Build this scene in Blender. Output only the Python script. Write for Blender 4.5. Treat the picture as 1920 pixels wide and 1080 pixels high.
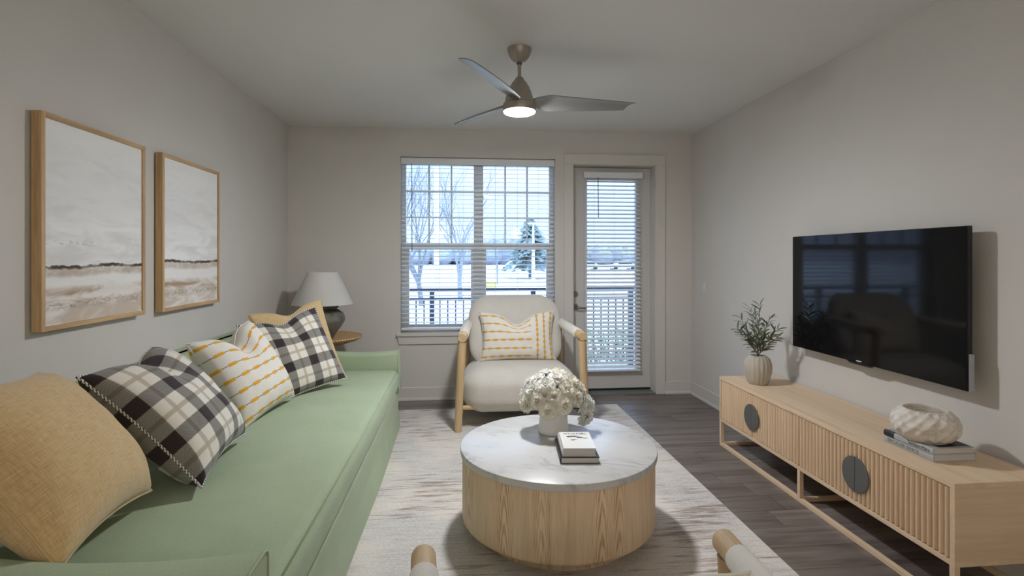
import bpy, math, random
from mathutils import Vector, Matrix, noise as mnoise

# ------------------------------------------------------------------ scene, camera, light
for _o in list(bpy.data.objects):
    bpy.data.objects.remove(_o, do_unlink=True)
scene = bpy.context.scene
COL = scene.collection
PI = math.pi

F_PX = 985.0                      # focal length in pixels of the 1920 px wide frame
CAM_H = 1.43
cam_d = bpy.data.cameras.new('camera')
cam_d.sensor_fit = 'HORIZONTAL'
cam_d.sensor_width = 36.0
cam_d.lens = 36.0 * F_PX / 1920.0
cam_d.shift_y = -56.0 / 1920.0
cam_d.clip_start = 0.02
cam_d.clip_end = 600
cam = bpy.data.objects.new('camera', cam_d)
COL.objects.link(cam)
cam.location = (0, 0, CAM_H)
cam.rotation_euler = (PI / 2, 0, -math.atan(95.0 / F_PX))
scene.camera = cam

scene.view_settings.view_transform = 'Standard'
scene.view_settings.look = 'None'
scene.view_settings.gamma = 1.0
scene.view_settings.use_curve_mapping = False
scene.view_settings.exposure = 0.1
scene.cycles.max_bounces = 7
scene.cycles.use_adaptive_sampling = True
scene.cycles.adaptive_threshold = 0.025

SKY_STRENGTH = 3.4
FAN_LAMP = 395.0                   # emission of the fan's glass disc
FILL_LAMP = 29.0                  # emission of the globes added as fill light behind the camera

world = bpy.data.worlds.new('overcast_sky')
scene.world = world
world.use_nodes = True
_nt = world.node_tree
_nt.nodes.clear()
_out = _nt.nodes.new('ShaderNodeOutputWorld')
_bg = _nt.nodes.new('ShaderNodeBackground')
_tc = _nt.nodes.new('ShaderNodeTexCoord')
_sp = _nt.nodes.new('ShaderNodeSeparateXYZ')
_rp = _nt.nodes.new('ShaderNodeValToRGB')
_rp.color_ramp.elements[0].position = 0.12
_rp.color_ramp.elements[0].color = (0.265, 0.35, 0.57, 1)
_rp.color_ramp.elements[1].position = 1.0
_rp.color_ramp.elements[1].color = (1.02, 1.42, 2.1, 1)
_nt.links.new(_tc.outputs['Generated'], _sp.inputs[0])
_nt.links.new(_sp.outputs['Z'], _rp.inputs[0])
_nt.links.new(_rp.outputs[0], _bg.inputs['Color'])
_bg.inputs['Strength'].default_value = SKY_STRENGTH
_nt.links.new(_bg.outputs[0], _out.inputs[0])


# ------------------------------------------------------------------ materials
def C(r, g, b):
    def f(v):
        v /= 255.0
        return v / 12.92 if v <= 0.04045 else ((v + 0.055) / 1.055) ** 2.4
    return (f(r), f(g), f(b))


def is_sock(v):
    return isinstance(v, bpy.types.NodeSocket)


class Mat:
    """Principled material with a small node vocabulary."""

    def __init__(s, name, color=(.5, .5, .5), rough=.5, metal=0.0, spec=.5, **kw):
        s.m = bpy.data.materials.new(name)
        s.m.use_nodes = True
        s.nt = s.m.node_tree
        s.b = s.nt.nodes['Principled BSDF']
        s.put(s.b.inputs['Base Color'], color)
        s.put(s.b.inputs['Roughness'], rough)
        s.put(s.b.inputs['Metallic'], metal)
        s.put(s.b.inputs['Specular IOR Level'], spec)
        for k, v in kw.items():
            s.put(s.b.inputs[k], v)

    def put(s, sock, v):
        if is_sock(v):
            s.nt.links.new(v, sock)
        elif isinstance(v, (tuple, list)):
            sock.default_value = tuple(v) + (1,) if (len(v) == 3 and sock.type == 'RGBA') else tuple(v)
        else:
            sock.default_value = v

    def n(s, t, **props):
        nd = s.nt.nodes.new('ShaderNode' + t)
        for k, v in props.items():
            setattr(nd, k, v)
        return nd

    def coord(s, kind='Object'):
        return s.n('TexCoord').outputs[kind]

    def map(s, v, scale=(1, 1, 1), rot=(0, 0, 0), loc=(0, 0, 0)):
        nd = s.n('Mapping')
        s.put(nd.inputs['Vector'], v)
        s.put(nd.inputs['Scale'], scale)
        s.put(nd.inputs['Rotation'], rot)
        s.put(nd.inputs['Location'], loc)
        return nd.outputs[0]

    def noise(s, v, scale=5, detail=3, rough=.5, dist=0.0):
        nd = s.n('TexNoise')
        s.put(nd.inputs['Vector'], v)
        s.put(nd.inputs['Scale'], scale)
        s.put(nd.inputs['Detail'], detail)
        s.put(nd.inputs['Roughness'], rough)
        s.put(nd.inputs['Distortion'], dist)
        return nd.outputs['Fac']

    def wave(s, v, scale=5, dist=0, detail=2, dscale=1, kind='BANDS', dirn='X'):
        nd = s.n('TexWave', wave_type=kind)
        if kind == 'BANDS':
            nd.bands_direction = dirn
        else:
            nd.rings_direction = dirn
        s.put(nd.inputs['Vector'], v)
        s.put(nd.inputs['Scale'], scale)
        s.put(nd.inputs['Distortion'], dist)
        s.put(nd.inputs['Detail'], detail)
        s.put(nd.inputs['Detail Scale'], dscale)
        return nd.outputs['Fac']

    def math(s, op, a, b=0.0, c=0.0, clamp=False):
        nd = s.n('Math', operation=op, use_clamp=clamp)
        s.put(nd.inputs[0], a)
        s.put(nd.inputs[1], b)
        s.put(nd.inputs[2], c)
        return nd.outputs[0]

    def mix(s, f, a, b, blend='MIX'):
        nd = s.n('Mix', data_type='RGBA', blend_type=blend)
        s.put(nd.inputs[0], f)
        s.put(nd.inputs[6], a)
        s.put(nd.inputs[7], b)
        return nd.outputs[2]

    def ramp(s, f, stops):
        nd = s.n('ValToRGB')
        cr = nd.color_ramp
        while len(cr.elements) < len(stops):
            cr.elements.new(.5)
        for e, (p, c) in zip(cr.elements, stops):
            e.position = p
            e.color = tuple(c) + (1,) if not isinstance(c, (int, float)) else (c, c, c, 1)
        s.put(nd.inputs[0], f)
        return nd.outputs[0]

    def smooth(s, v, a, b, lo=0.0, hi=1.0):
        nd = s.n('MapRange', interpolation_type='SMOOTHSTEP')
        s.put(nd.inputs[0], v)
        for i, q in zip((1, 2, 3, 4), (a, b, lo, hi)):
            s.put(nd.inputs[i], q)
        return nd.outputs[0]

    def sep(s, v):
        nd = s.n('SeparateXYZ')
        s.put(nd.inputs[0], v)
        return nd.outputs

    def comb(s, x, y, z):
        nd = s.n('CombineXYZ')
        for i, q in enumerate((x, y, z)):
            s.put(nd.inputs[i], q)
        return nd.outputs[0]

    def bump(s, h, strength=.3, dist=.01):
        nd = s.n('Bump')
        s.put(nd.inputs['Strength'], strength)
        s.put(nd.inputs['Distance'], dist)
        s.put(nd.inputs['Height'], h)
        s.put(s.b.inputs['Normal'], nd.outputs[0])

    def color(s, v):
        s.put(s.b.inputs['Base Color'], v)

    def rand(s):
        return s.n('ObjectInfo').outputs['Random']

    def band(s, v, lo, hi, soft=.004):
        a = s.smooth(v, lo - soft, lo + soft)
        b = s.smooth(v, hi - soft, hi + soft, 1.0, 0.0)
        return s.math('MULTIPLY', a, b)


def plain(name, col, rough=.5, bump=0.0, bscale=200, **kw):
    m = Mat(name, col, rough, **kw)
    v = m.coord()
    n1 = m.noise(v, 6, 3)
    m.color(m.mix(m.math('MULTIPLY', n1, .12), col, tuple(c * .72 for c in col)))
    if bump:
        m.bump(m.noise(v, bscale, 2), bump, .004)
    return m.m


def oak(name, light, dark, axis='X', scale=1.0, rough=.5, contrast=.6):
    """Straight grained timber; axis is the direction of the grain in object space."""
    m = Mat(name, light, rough, spec=.3)
    v = m.coord()
    r = m.math('MULTIPLY', m.rand(), 7.0)
    off = m.n('VectorMath', operation='ADD')
    m.put(off.inputs[0], v)
    m.put(off.inputs[1], m.comb(r, r, r))
    k = {'X': (1.2, 26, 26), 'Y': (26, 1.2, 26), 'Z': (26, 26, 1.2)}[axis]
    k = tuple(q * scale for q in k)
    w = m.map(off.outputs[0], k)
    g1 = m.noise(w, 1.0, 5, .62, .25)
    g2 = m.noise(m.map(off.outputs[0], tuple(q * 6 for q in k)), 1.0, 3, .6)
    g3 = m.noise(m.map(off.outputs[0], tuple(q * .16 for q in k)), 1.0, 2, .5, .6)
    f = m.math('ADD', m.math('MULTIPLY', g1, .55), m.math('ADD', m.math('MULTIPLY', g2, .22), m.math('MULTIPLY', g3, .28)))
    f2 = m.smooth(f, .36, .70, 0.0, contrast)
    m.color(m.mix(f2, light, dark))
    m.bump(g2, .12, .002)
    return m.m


def fabric(name, col, rough=.9, weave=900, var=.10, bump=.25, sheen=.25):
    m = Mat(name, col, rough, spec=.15)
    m.put(m.b.inputs['Sheen Weight'], sheen)
    v = m.coord()
    n1 = m.noise(v, weave, 2, .7)
    n2 = m.noise(v, 5, 3)
    n3 = m.noise(v, weave * .22, 2, .6)
    f = m.math('ADD', m.math('MULTIPLY', n1, .5), m.math('ADD', m.math('MULTIPLY', n2, .25), m.math('MULTIPLY', n3, .25)))
    m.color(m.mix(m.smooth(f, .3, .7), tuple(c * (1 + var) for c in col), tuple(c * (1 - 2.2 * var) for c in col)))
    m.bump(m.math('ADD', n1, n3), bump, .002)
    return m.m


M = {}
_w = Mat('wall_paint', C(196, 188, 178), .75, spec=.2)
_v = _w.coord()
_w.color(_w.mix(_w.noise(_v, 3, 2), C(214, 210, 204), C(208, 204, 198)))
_w.bump(_w.noise(_v, 260, 2), .06, .002)
M['wall'] = _w.m
_w = Mat('ceiling_paint', C(228, 227, 224), .85, spec=.15)
_w.bump(_w.noise(_w.coord(), 320, 2), .08, .002)
M['ceiling'] = _w.m
M['trim'] = plain('white_trim_paint', C(214, 210, 203), .45)
M['vinyl'] = plain('white_vinyl', C(226, 228, 228), .35)
M['slat'] = plain('white_blind_slat', C(232, 234, 236), .4)
M['cord'] = plain('blind_cord', C(205, 208, 210), .7)
M['wand'] = plain('smoky_wand', C(120, 118, 116), .35)
M['door'] = plain('door_paint', C(206, 204, 200), .42)
M['nickel'] = plain('satin_nickel', C(150, 145, 140), .32, metal=.9)
M['dark_metal'] = plain('dark_handle_metal', C(104, 104, 101), .5, metal=.25)
M['threshold'] = plain('grey_threshold', C(128, 130, 130), .5, metal=.3)
M['rubber'] = plain('black_rubber', C(28, 28, 30), .7)

# thin clear glazing: clear transmission with a fresnel gloss
_g = bpy.data.materials.new('window_glass')
_g.use_nodes = True
_t = _g.node_tree
_t.nodes.clear()
_o = _t.nodes.new('ShaderNodeOutputMaterial')
_mx = _t.nodes.new('ShaderNodeMixShader')
_tr = _t.nodes.new('ShaderNodeBsdfTransparent')
_gl = _t.nodes.new('ShaderNodeBsdfGlossy')
_lw = _t.nodes.new('ShaderNodeFresnel')
_lw.inputs['IOR'].default_value = 1.35
_tr.inputs['Color'].default_value = (.97, .985, .985, 1)
_gl.inputs['Roughness'].default_value = .02
_t.links.new(_lw.outputs[0], _mx.inputs[0])
_t.links.new(_tr.outputs[0], _mx.inputs[1])
_t.links.new(_gl.outputs[0], _mx.inputs[2])
_t.links.new(_mx.outputs[0], _o.inputs[0])
M['glass'] = _g


def floor_material():
    m = Mat('dark_plank', C(80, 70, 66), .38, spec=.5)
    v = m.coord()
    r = m.math('MULTIPLY', m.rand(), 31.0)
    off = m.n('VectorMath', operation='ADD')
    m.put(off.inputs[0], v)
    m.put(off.inputs[1], m.comb(r, r, r))
    p = off.outputs[0]
    g1 = m.noise(m.map(p, (1.3, 15, 1)), 1.0, 6, .62, .5)
    g2 = m.noise(m.map(p, (5, 120, 1)), 1.0, 3, .6)
    g3 = m.noise(m.map(p, (.9, 4.5, 1)), 1.0, 3, .55, 1.0)
    f = m.math('ADD', m.math('MULTIPLY', g1, .5), m.math('ADD', m.math('MULTIPLY', g2, .18), m.math('MULTIPLY', g3, .35)))
    col = m.ramp(f, [(.36, C(140, 130, 124)), (.52, C(114, 104, 99)), (.64, C(82, 73, 70)), (.78, C(56, 50, 49))])
    tone = m.math('ADD', .86, m.math('MULTIPLY', m.rand(), .28))
    hsv = m.n('HueSaturation')
    m.put(hsv.inputs['Value'], tone)
    m.put(hsv.inputs['Color'], col)
    m.color(hsv.outputs[0])
    m.put(m.b.inputs['Roughness'], m.math('ADD', .30, m.math('MULTIPLY', g1, .16)))
    m.bump(g2, .08, .002)
    return m.m


M['plank'] = floor_material()
M['subfloor'] = plain('floor_joint', C(34, 29, 28), .8)


def rug_material():
    m = Mat('distressed_rug', C(206, 198, 190), .95, spec=.1)
    v = m.coord()
    big = m.noise(v, 1.7, 3, .55)
    st1 = m.noise(m.map(v, (2.6, 30, 1)), 1.0, 5, .7, .3)
    st2 = m.noise(m.map(v, (6, 75, 1)), 1.0, 4, .7, .2)
    fine = m.noise(m.map(v, (60, 320, 1)), 1.0, 2, .6)
    weft = m.noise(m.map(v, (320, 40, 1)), 1.0, 2, .6)
    base = m.mix(m.smooth(fine, .3, .7), C(226, 223, 219), C(190, 185, 180))
    base = m.mix(m.smooth(st2, .46, .64, 0, .75), base, C(188, 181, 176))
    base = m.mix(m.smooth(m.noise(v, 2.3, 2), .42, .62, 0, .45), base, C(236, 226, 214))
    k = m.math('ADD', m.math('MULTIPLY', st1, .62), m.math('MULTIPLY', big, .42))
    mask = m.smooth(k, .53, .64, 0, .85)
    mask = m.math('MULTIPLY', mask, m.smooth(st2, .34, .56))
    base = m.mix(mask, base, m.mix(m.noise(v, 4, 2), C(152, 118, 94), C(118, 108, 104)))
    m.color(m.mix(m.smooth(weft, .48, .75, 0, .22), base, C(160, 152, 146)))
    m.bump(m.math('ADD', fine, weft), .5, .004)
    return m.m


M['rug'] = rug_material()


def marble_material():
    m = Mat('white_marble', C(222, 222, 222), .3, spec=.5)
    v = m.map(m.coord(), (1, 1, 1), (0, 0, .5))
    d1 = m.noise(v, 2.2, 5, .6, 1.2)
    w = m.map(v, (1.2, 4.2, 1.2))
    n1 = m.noise(w, 1.6, 6, .62, 1.1)
    vein = m.math('ABSOLUTE', m.math('SUBTRACT', n1, .5))
    vein = m.smooth(vein, 0.0, .05, 1.0, 0.0)
    vein = m.math('MULTIPLY', vein, m.smooth(d1, .38, .60))
    cloud = m.smooth(m.noise(w, 1.1, 5, .6, .6), .42, .74, 0, .35)
    base = m.mix(cloud, C(206, 205, 203), C(172, 173, 174))
    m.color(m.mix(m.math('MULTIPLY', vein, .5), base, C(128, 130, 134)))
    return m.m


M['marble'] = marble_material()


def veneer_material():
    """Oak veneer wrapped round a drum: vertical grain laid in leaves of differing tone."""
    m = Mat('oak_veneer', C(178, 142, 104), .5, spec=.3)
    v = m.coord()
    s = m.sep(v)
    ang = m.math('MULTIPLY', m.math('ARCTAN2', s[1], s[0]), .505)
    z = s[2]
    leaf = m.math('FLOOR', m.math('MULTIPLY', ang, 11.0))
    wn = m.n('TexWhiteNoise', noise_dimensions='1D')
    m.put(wn.inputs['W'], leaf)
    r = wn.outputs['Value']
    p = m.comb(m.math('MULTIPLY', ang, 36), m.math('MULTIPLY', leaf, 3.7), m.math('MULTIPLY', z, 2.2))
    g1 = m.noise(p, 1.0, 5, .65, .35)
    p2 = m.comb(m.math('MULTIPLY', ang, 260), m.math('MULTIPLY', leaf, 3.7), m.math('MULTIPLY', z, 9))
    g2 = m.noise(p2, 1.0, 3, .6)
    fr = m.math('SUBTRACT', m.math('FRACT', m.math('MULTIPLY', ang, 11.0)), .5)
    arch = m.math('ADD', m.math('MULTIPLY', m.math('MULTIPLY', fr, fr), 5.0), m.math('MULTIPLY', z, 2.4))
    p3 = m.comb(m.math('ADD', arch, m.math('MULTIPLY', g1, .5)), 0.0, 0.0)
    rings = m.wave(p3, 1.1, 1.2, 3, 2)
    rings = m.math('MULTIPLY', m.smooth(rings, .25, .95), m.smooth(r, .55, .7))
    f = m.math('ADD', m.math('MULTIPLY', g1, .55), m.math('ADD', m.math('MULTIPLY', g2, .3), m.math('MULTIPLY', rings, .22)))
    col = m.ramp(f, [(.3, C(236, 213, 182)), (.5, C(217, 190, 156)), (.72, C(172, 142, 109))])
    hsv = m.n('HueSaturation')
    m.put(hsv.inputs['Value'], m.math('ADD', .92, m.math('MULTIPLY', r, .16)))
    m.put(hsv.inputs['Color'], col)
    m.color(hsv.outputs[0])
    m.bump(g2, .12, .002)
    return m.m


M['veneer'] = veneer_material()
OAK_L, OAK_D = C(233, 208, 177), C(205, 173, 138)
M['oak_x'] = oak('pale_oak_cross', OAK_L, OAK_D, 'X')
M['oak_y'] = oak('pale_oak_long', OAK_L, OAK_D, 'Y')
M['oak_z'] = oak('pale_oak_upright', OAK_L, OAK_D, 'Z')
M['ash_z'] = oak('chair_timber_upright', C(208, 181, 142), C(166, 135, 97), 'Z', 1.4)
M['ash_y'] = oak('chair_timber_long', C(208, 181, 142), C(166, 135, 97), 'Y', 1.4)
M['ash_x'] = oak('chair_timber_cross', C(208, 181, 142), C(166, 135, 97), 'X', 1.4)
M['frame_y'] = oak('frame_oak_long', C(212, 180, 136), C(156, 122, 82), 'Y', 1.6, contrast=.8)
M['frame_z'] = oak('frame_oak_upright', C(212, 180, 136), C(156, 122, 82), 'Z', 1.6, contrast=.8)

M['sofa'] = fabric('sage_green_fabric', C(168, 183, 152), .85, 700, .08, .3, .12)
M['boucle'] = fabric('oatmeal_boucle', C(208, 203, 194), .95, 420, .07, .45, .3)
M['wrap'] = fabric('arm_wrap_fabric', C(226, 222, 212), .95, 600, .06, .35)
M['shade'] = fabric('lamp_shade_linen', C(214, 212, 208), .9, 900, .05, .2)
M['tan'] = None


def tan_material():
    m = Mat('tan_linen', C(176, 136, 84), .9, spec=.15)
    m.put(m.b.inputs['Sheen Weight'], .3)
    v = m.coord('UV')
    a = m.noise(m.map(v, (14, 220, 1)), 1.0, 3, .6)
    b = m.noise(m.map(v, (220, 14, 1)), 1.0, 3, .6)
    c = m.noise(v, 420, 2)
    f = m.math('ADD', m.math('MULTIPLY', a, .45), m.math('ADD', m.math('MULTIPLY', b, .35), m.math('MULTIPLY', c, .2)))
    m.color(m.ramp(f, [(.34, C(230, 204, 160)), (.5, C(210, 181, 134)), (.68, C(176, 146, 100))]))
    m.bump(m.math('ADD', a, m.math('ADD', b, c)), .3, .003)
    return m.m


M['tan'] = tan_material()


def plaid_material():
    m = Mat('plaid_cloth', C(222, 218, 208), .9, spec=.12)
    m.put(m.b.inputs['Sheen Weight'], .2)
    uv = m.sep(m.coord('UV'))
    per = 3.2

    def bands(t, off):
        fr = m.math('FRACT', m.math('ADD', m.math('MULTIPLY', t, per), off))
        return m.band(fr, .08, .44, .012), m.band(fr, .70, .80, .012)
    bx, lx = bands(uv[0], .30)
    by, ly = bands(uv[1], .22)
    twill = m.math('FRACT', m.math('MULTIPLY', m.math('ADD', uv[0], uv[1]), 95.0))
    tw = m.smooth(twill, .35, .65)
    grey = m.mix(tw, C(92, 90, 88), C(150, 147, 142))
    white = C(226, 222, 212)
    taupe = C(184, 173, 155)
    c = m.mix(m.math('MULTIPLY', lx, .8), white, taupe)
    c = m.mix(m.math('MULTIPLY', ly, .8), c, taupe)
    c = m.mix(m.math('MULTIPLY', bx, .93), c, grey)
    c = m.mix(m.math('MULTIPLY', m.math('MULTIPLY', by, m.math('SUBTRACT', 1.0, bx)), .93), c, grey)
    dk = m.math('MULTIPLY', bx, by)
    c = m.mix(dk, c, C(58, 50, 52))
    dk2 = m.math('ADD', m.math('MULTIPLY', bx, ly), m.math('MULTIPLY', by, lx), clamp=True)
    c = m.mix(m.math('MULTIPLY', dk2, .5), c, C(104, 94, 84))
    m.color(c)
    m.bump(m.noise(m.coord('UV'), 420, 2), .3, .002)
    return m.m


M['plaid'] = plaid_material()


def bead_material(name, lines, beads, split=None, lw=.05, vert=9.0):
    """Cream cloth embroidered with rows of yellow beads on a thin brown thread."""
    m = Mat(name, C(230, 226, 218), .92, spec=.12)
    uv = m.sep(m.coord('UV'))
    u, v = uv[0], uv[1]
    cream = m.mix(m.noise(m.coord('UV'), 300, 2), C(234, 231, 224), C(218, 213, 204))

    def rows(along, across, nl, nb, lw):
        fa = m.math('FRACT', m.math('MULTIPLY', across, nl))
        row = m.math('FLOOR', m.math('MULTIPLY', across, nl))
        d = m.math('ABSOLUTE', m.math('SUBTRACT', fa, .5))
        fb = m.math('FRACT', m.math('ADD', m.math('MULTIPLY', along, nb), m.math('MULTIPLY', row, .37)))
        db = m.math('ABSOLUTE', m.math('SUBTRACT', fb, .5))
        bead = m.math('MULTIPLY', m.smooth(d, lw * nl * .8, lw * nl * 1.05, 1, 0), m.smooth(db, .26, .31, 1, 0))
        thr = m.math('MULTIPLY', m.smooth(d, lw * nl * .22, lw * nl * .36, 1, 0), m.smooth(db, .28, .30))
        return bead, thr
    b, t = rows(u, v, lines, beads, lw * .5)
    if split:
        b2, t2 = rows(v, u, vert, lines * 1.6, lw * .42)
        on = m.smooth(u, split - .002, split + .002)
        left = m.smooth(u, split - .022, split - .018, 1, 0)
        b = m.math('ADD', m.math('MULTIPLY', b, left), m.math('MULTIPLY', b2, on))
        t = m.math('ADD', m.math('MULTIPLY', t, left), m.math('MULTIPLY', t2, on))
    c = m.mix(m.math('MULTIPLY', t, .8), cream, C(128, 108, 98))
    c = m.mix(b, c, C(224, 170, 62))
    m.color(c)
    m.bump(m.math('ADD', m.noise(m.coord('UV'), 300, 2), m.math('MULTIPLY', b, 1.2)), .3, .003)
    return m.m


M['bead'] = bead_material('beaded_cream_cloth', 7.2, 6.2, None, .036)
M['bead2'] = bead_material('beaded_cream_cloth_split', 6.0, 9.0, .69, .045, 10.0)


def cord_material():
    m = Mat('braided_cord', C(210, 208, 200), .85, spec=.1)
    uv = m.sep(m.coord('UV'))
    f = m.math('FRACT', m.math('ADD', m.math('MULTIPLY', uv[0], 1.0), m.math('MULTIPLY', uv[1], .8)))
    m.color(m.mix(m.band(f, .2, .55, .05), C(224, 222, 214), C(52, 50, 52)))
    return m.m


M['braid'] = cord_material()


def art_material(name, seed, hz, tone):
    """Watercolour of a bare shore: pale sky, dark horizon stroke, sandy washes."""
    m = Mat(name, C(210, 208, 205), .55, spec=.3)
    g = m.sep(m.coord('UV'))
    u, v = g[0], g[1]
    p = m.comb(m.math('ADD', u, seed), v, seed)
    streak = m.noise(m.map(p, (2.2, 11, 1)), 1.0, 5, .6, .5)
    wob = m.noise(m.map(p, (3.0, 1.0, 1)), 1.0, 4, .6)
    fine = m.noise(m.map(p, (26, 60, 1)), 1.0, 4, .7)
    hv = m.math('ADD', v, m.math('MULTIPLY', m.math('SUBTRACT', wob, .5), .05))
    sky = m.mix(m.smooth(streak, .38, .70), C(244, 243, 241), C(224, 222, 219))
    sky = m.mix(m.smooth(v, .45, .62, 0.0, .5), sky, C(228, 227, 225))
    sky = m.mix(m.smooth(v, .72, 1.0, 0.0, .7), sky, C(243, 242, 238))
    mid = m.math('MULTIPLY', m.band(hv, .398, .418, .014), m.smooth(fine, .48, .68, 0, .75))
    mid = m.math('MULTIPLY', mid, m.smooth(wob, .42, .62))
    sky = m.mix(mid, sky, C(138, 132, 126))
    land = m.mix(m.smooth(streak, .40, .62), C(238, 233, 226), C(206, 192, 174))
    land = m.mix(m.math('MULTIPLY', m.band(hv, .185, hz - .045, .012), .9), land, C(242, 240, 237))
    sand = m.math('MULTIPLY', m.band(hv, .135, .165, .02), m.smooth(streak, .42, .6, .1, .9))
    land = m.mix(sand, land, C(168, 140, 106))
    tuft = m.math('MULTIPLY', m.band(hv, .075, .11, .02), m.smooth(fine, .42, .68, .05, .8))
    land = m.mix(tuft, land, C(142, 118, 86))
    edge = m.smooth(hv, hz - .01, hz + .004)
    c = m.mix(edge, land, sky)
    reach = m.smooth(m.noise(m.map(p, (4.5, .5, 1)), 1.0, 3, .6), .30, .52, .55, 1.0)
    thin = m.math('ABSOLUTE', m.math('SUBTRACT', hv, hz))
    thick = m.math('MULTIPLY', reach, m.smooth(fine, .25, .6, .004, .011))
    line = m.math('MULTIPLY', m.smooth(m.math('SUBTRACT', thin, thick), -.003, .003, 1.0, 0.0), reach)
    c = m.mix(line, c, C(70, 56, 44))
    haze = m.math('MULTIPLY', m.band(hv, hz - .048, hz - .010, .014), m.smooth(fine, .3, .6, .15, .65))
    c = m.mix(haze, c, C(190, 176, 158))
    m.color(c)
    return m.m


M['art1'] = art_material('shore_watercolour', 1.3, .285, 1)
M['art2'] = art_material('dune_watercolour', 6.1, .305, 1)

M['tv_screen'] = plain('tv_glass', (.0065, .0065, .007), .06, spec=.18)
M['tv_body'] = plain('tv_body', C(26, 26, 27), .45)
M['silver'] = plain('silver_trim', C(176, 178, 182), .35, metal=.6)
M['badge'] = plain('pale_badge', C(196, 196, 196), .4)
M['stoneware'] = plain('stoneware', C(186, 178, 164), .8, .3, 120)
M['bowl'] = None
_b = Mat('pitted_plaster', C(206, 196, 184), .85, spec=.2)
_v = _b.coord()
_b.color(_b.mix(_b.smooth(_b.noise(_v, 22, 4, .6), .35, .7), C(228, 221, 212), C(204, 194, 183)))
_b.bump(_b.noise(_v, 60, 4, .6), .35, .006)
M['bowl'] = _b.m
M['porcelain'] = plain('white_porcelain', C(243, 243, 243), .35)
def petal_material(name, col):
    """Thin petal: soft diffuse with some light passing through."""
    m = Mat(name, col, .7, spec=.2)
    n1 = m.noise(m.coord(), 30, 3)
    c = m.mix(m.math('MULTIPLY', n1, .15), col, tuple(q * .8 for q in col))
    m.color(c)
    tr = m.n('BsdfTranslucent')
    m.put(tr.inputs['Color'], c)
    mx = m.n('MixShader')
    mx.inputs[0].default_value = .35
    out = [nd for nd in m.nt.nodes if nd.type == 'OUTPUT_MATERIAL'][0]
    m.nt.links.new(m.b.outputs[0], mx.inputs[1])
    m.nt.links.new(tr.outputs[0], mx.inputs[2])
    m.nt.links.new(mx.outputs[0], out.inputs[0])
    return m.m


M['petal'] = petal_material('white_petal', C(250, 249, 243))
M['petal2'] = petal_material('ivory_petal', C(248, 244, 232))
M['stem'] = plain('flower_stem', C(86, 108, 48), .6)
M['rose_leaf'] = plain('rose_leaf', C(70, 96, 40), .5)
M['olive_leaf'] = plain('olive_leaf', C(92, 104, 82), .55)
M['olive_leaf2'] = plain('olive_leaf_pale', C(122, 134, 110), .6)
M['twig'] = plain('olive_twig', C(104, 92, 70), .7)
M['book_white'] = plain('white_cover', C(232, 232, 230), .4)
M['book_grey'] = plain('grey_cover', C(176, 178, 180), .5)
M['book_black'] = plain('black_cover', C(34, 34, 36), .45)
M['ink'] = plain('black_ink', C(24, 24, 26), .6)
M['ink_grey'] = plain('grey_ink', C(92, 92, 94), .6)
M['ink_red'] = plain('lip_red_ink', C(128, 58, 52), .6)
M['ink_brown'] = plain('brown_ink', C(150, 108, 76), .6)
M['gold'] = plain('gold_ink', C(196, 160, 70), .5)
_p = Mat('page_block', C(214, 212, 206), .8)
_p.color(_p.mix(_p.noise(_p.map(_p.coord(), (4, 4, 900)), 1.0, 2), C(222, 220, 215), C(178, 176, 172)))
M['pages'] = _p.m
_c = Mat('aged_ceramic', C(92, 90, 80), .7, spec=.35)
_v = _c.coord()
_c.color(_c.mix(_c.smooth(_c.noise(_v, 9, 5, .6), .35, .7), C(124, 122, 112), C(92, 90, 80)))
_c.bump(_c.noise(_v, 40, 4), .25, .004)
M['ceramic'] = _c.m
_r = Mat('woven_rattan', C(186, 146, 94), .7, spec=.2)
_v = _r.coord()
_s = _r.sep(_v)
_ang = _r.math('ARCTAN2', _s[1], _s[0])
_rad = _r.math('SQRT', _r.math('ADD', _r.math('MULTIPLY', _s[0], _s[0]), _r.math('MULTIPLY', _s[1], _s[1])))
_wv = _r.math('SINE', _r.math('MULTIPLY', _rad, 300.0))
_wv2 = _r.math('SINE', _r.math('ADD', _r.math('MULTIPLY', _ang, 84.0), _r.math('MULTIPLY', _r.math('FLOOR', _r.math('MULTIPLY', _rad, 47.7)), PI)))
_h = _r.math('MULTIPLY', _wv, _wv2)
_r.color(_r.mix(_r.smooth(_h, -.6, .6), C(178, 140, 94), C(226, 194, 148)))
_r.bump(_h, .5, .004)
M['rattan'] = _r.m
M['fan_metal'] = plain('brushed_fan_metal', C(168, 160, 150), .38, metal=.55)
M['fan_blade'] = plain('silver_fan_blade', C(150, 150, 150), .42, metal=.35)


def emitter(name, col, strength):
    m = Mat(name, (.9, .9, .9), .5)
    m.put(m.b.inputs['Emission Color'], col)
    m.put(m.b.inputs['Emission Strength'], strength)
    return m.m


M['fan_lamp'] = emitter('lit_opal_glass', (.98, 1.0, 1.03), FAN_LAMP)
M['fill_lamp'] = emitter('fill_globe_glow', (1.0, .90, .78), FILL_LAMP)  # warm glow of the added fill globes
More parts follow.
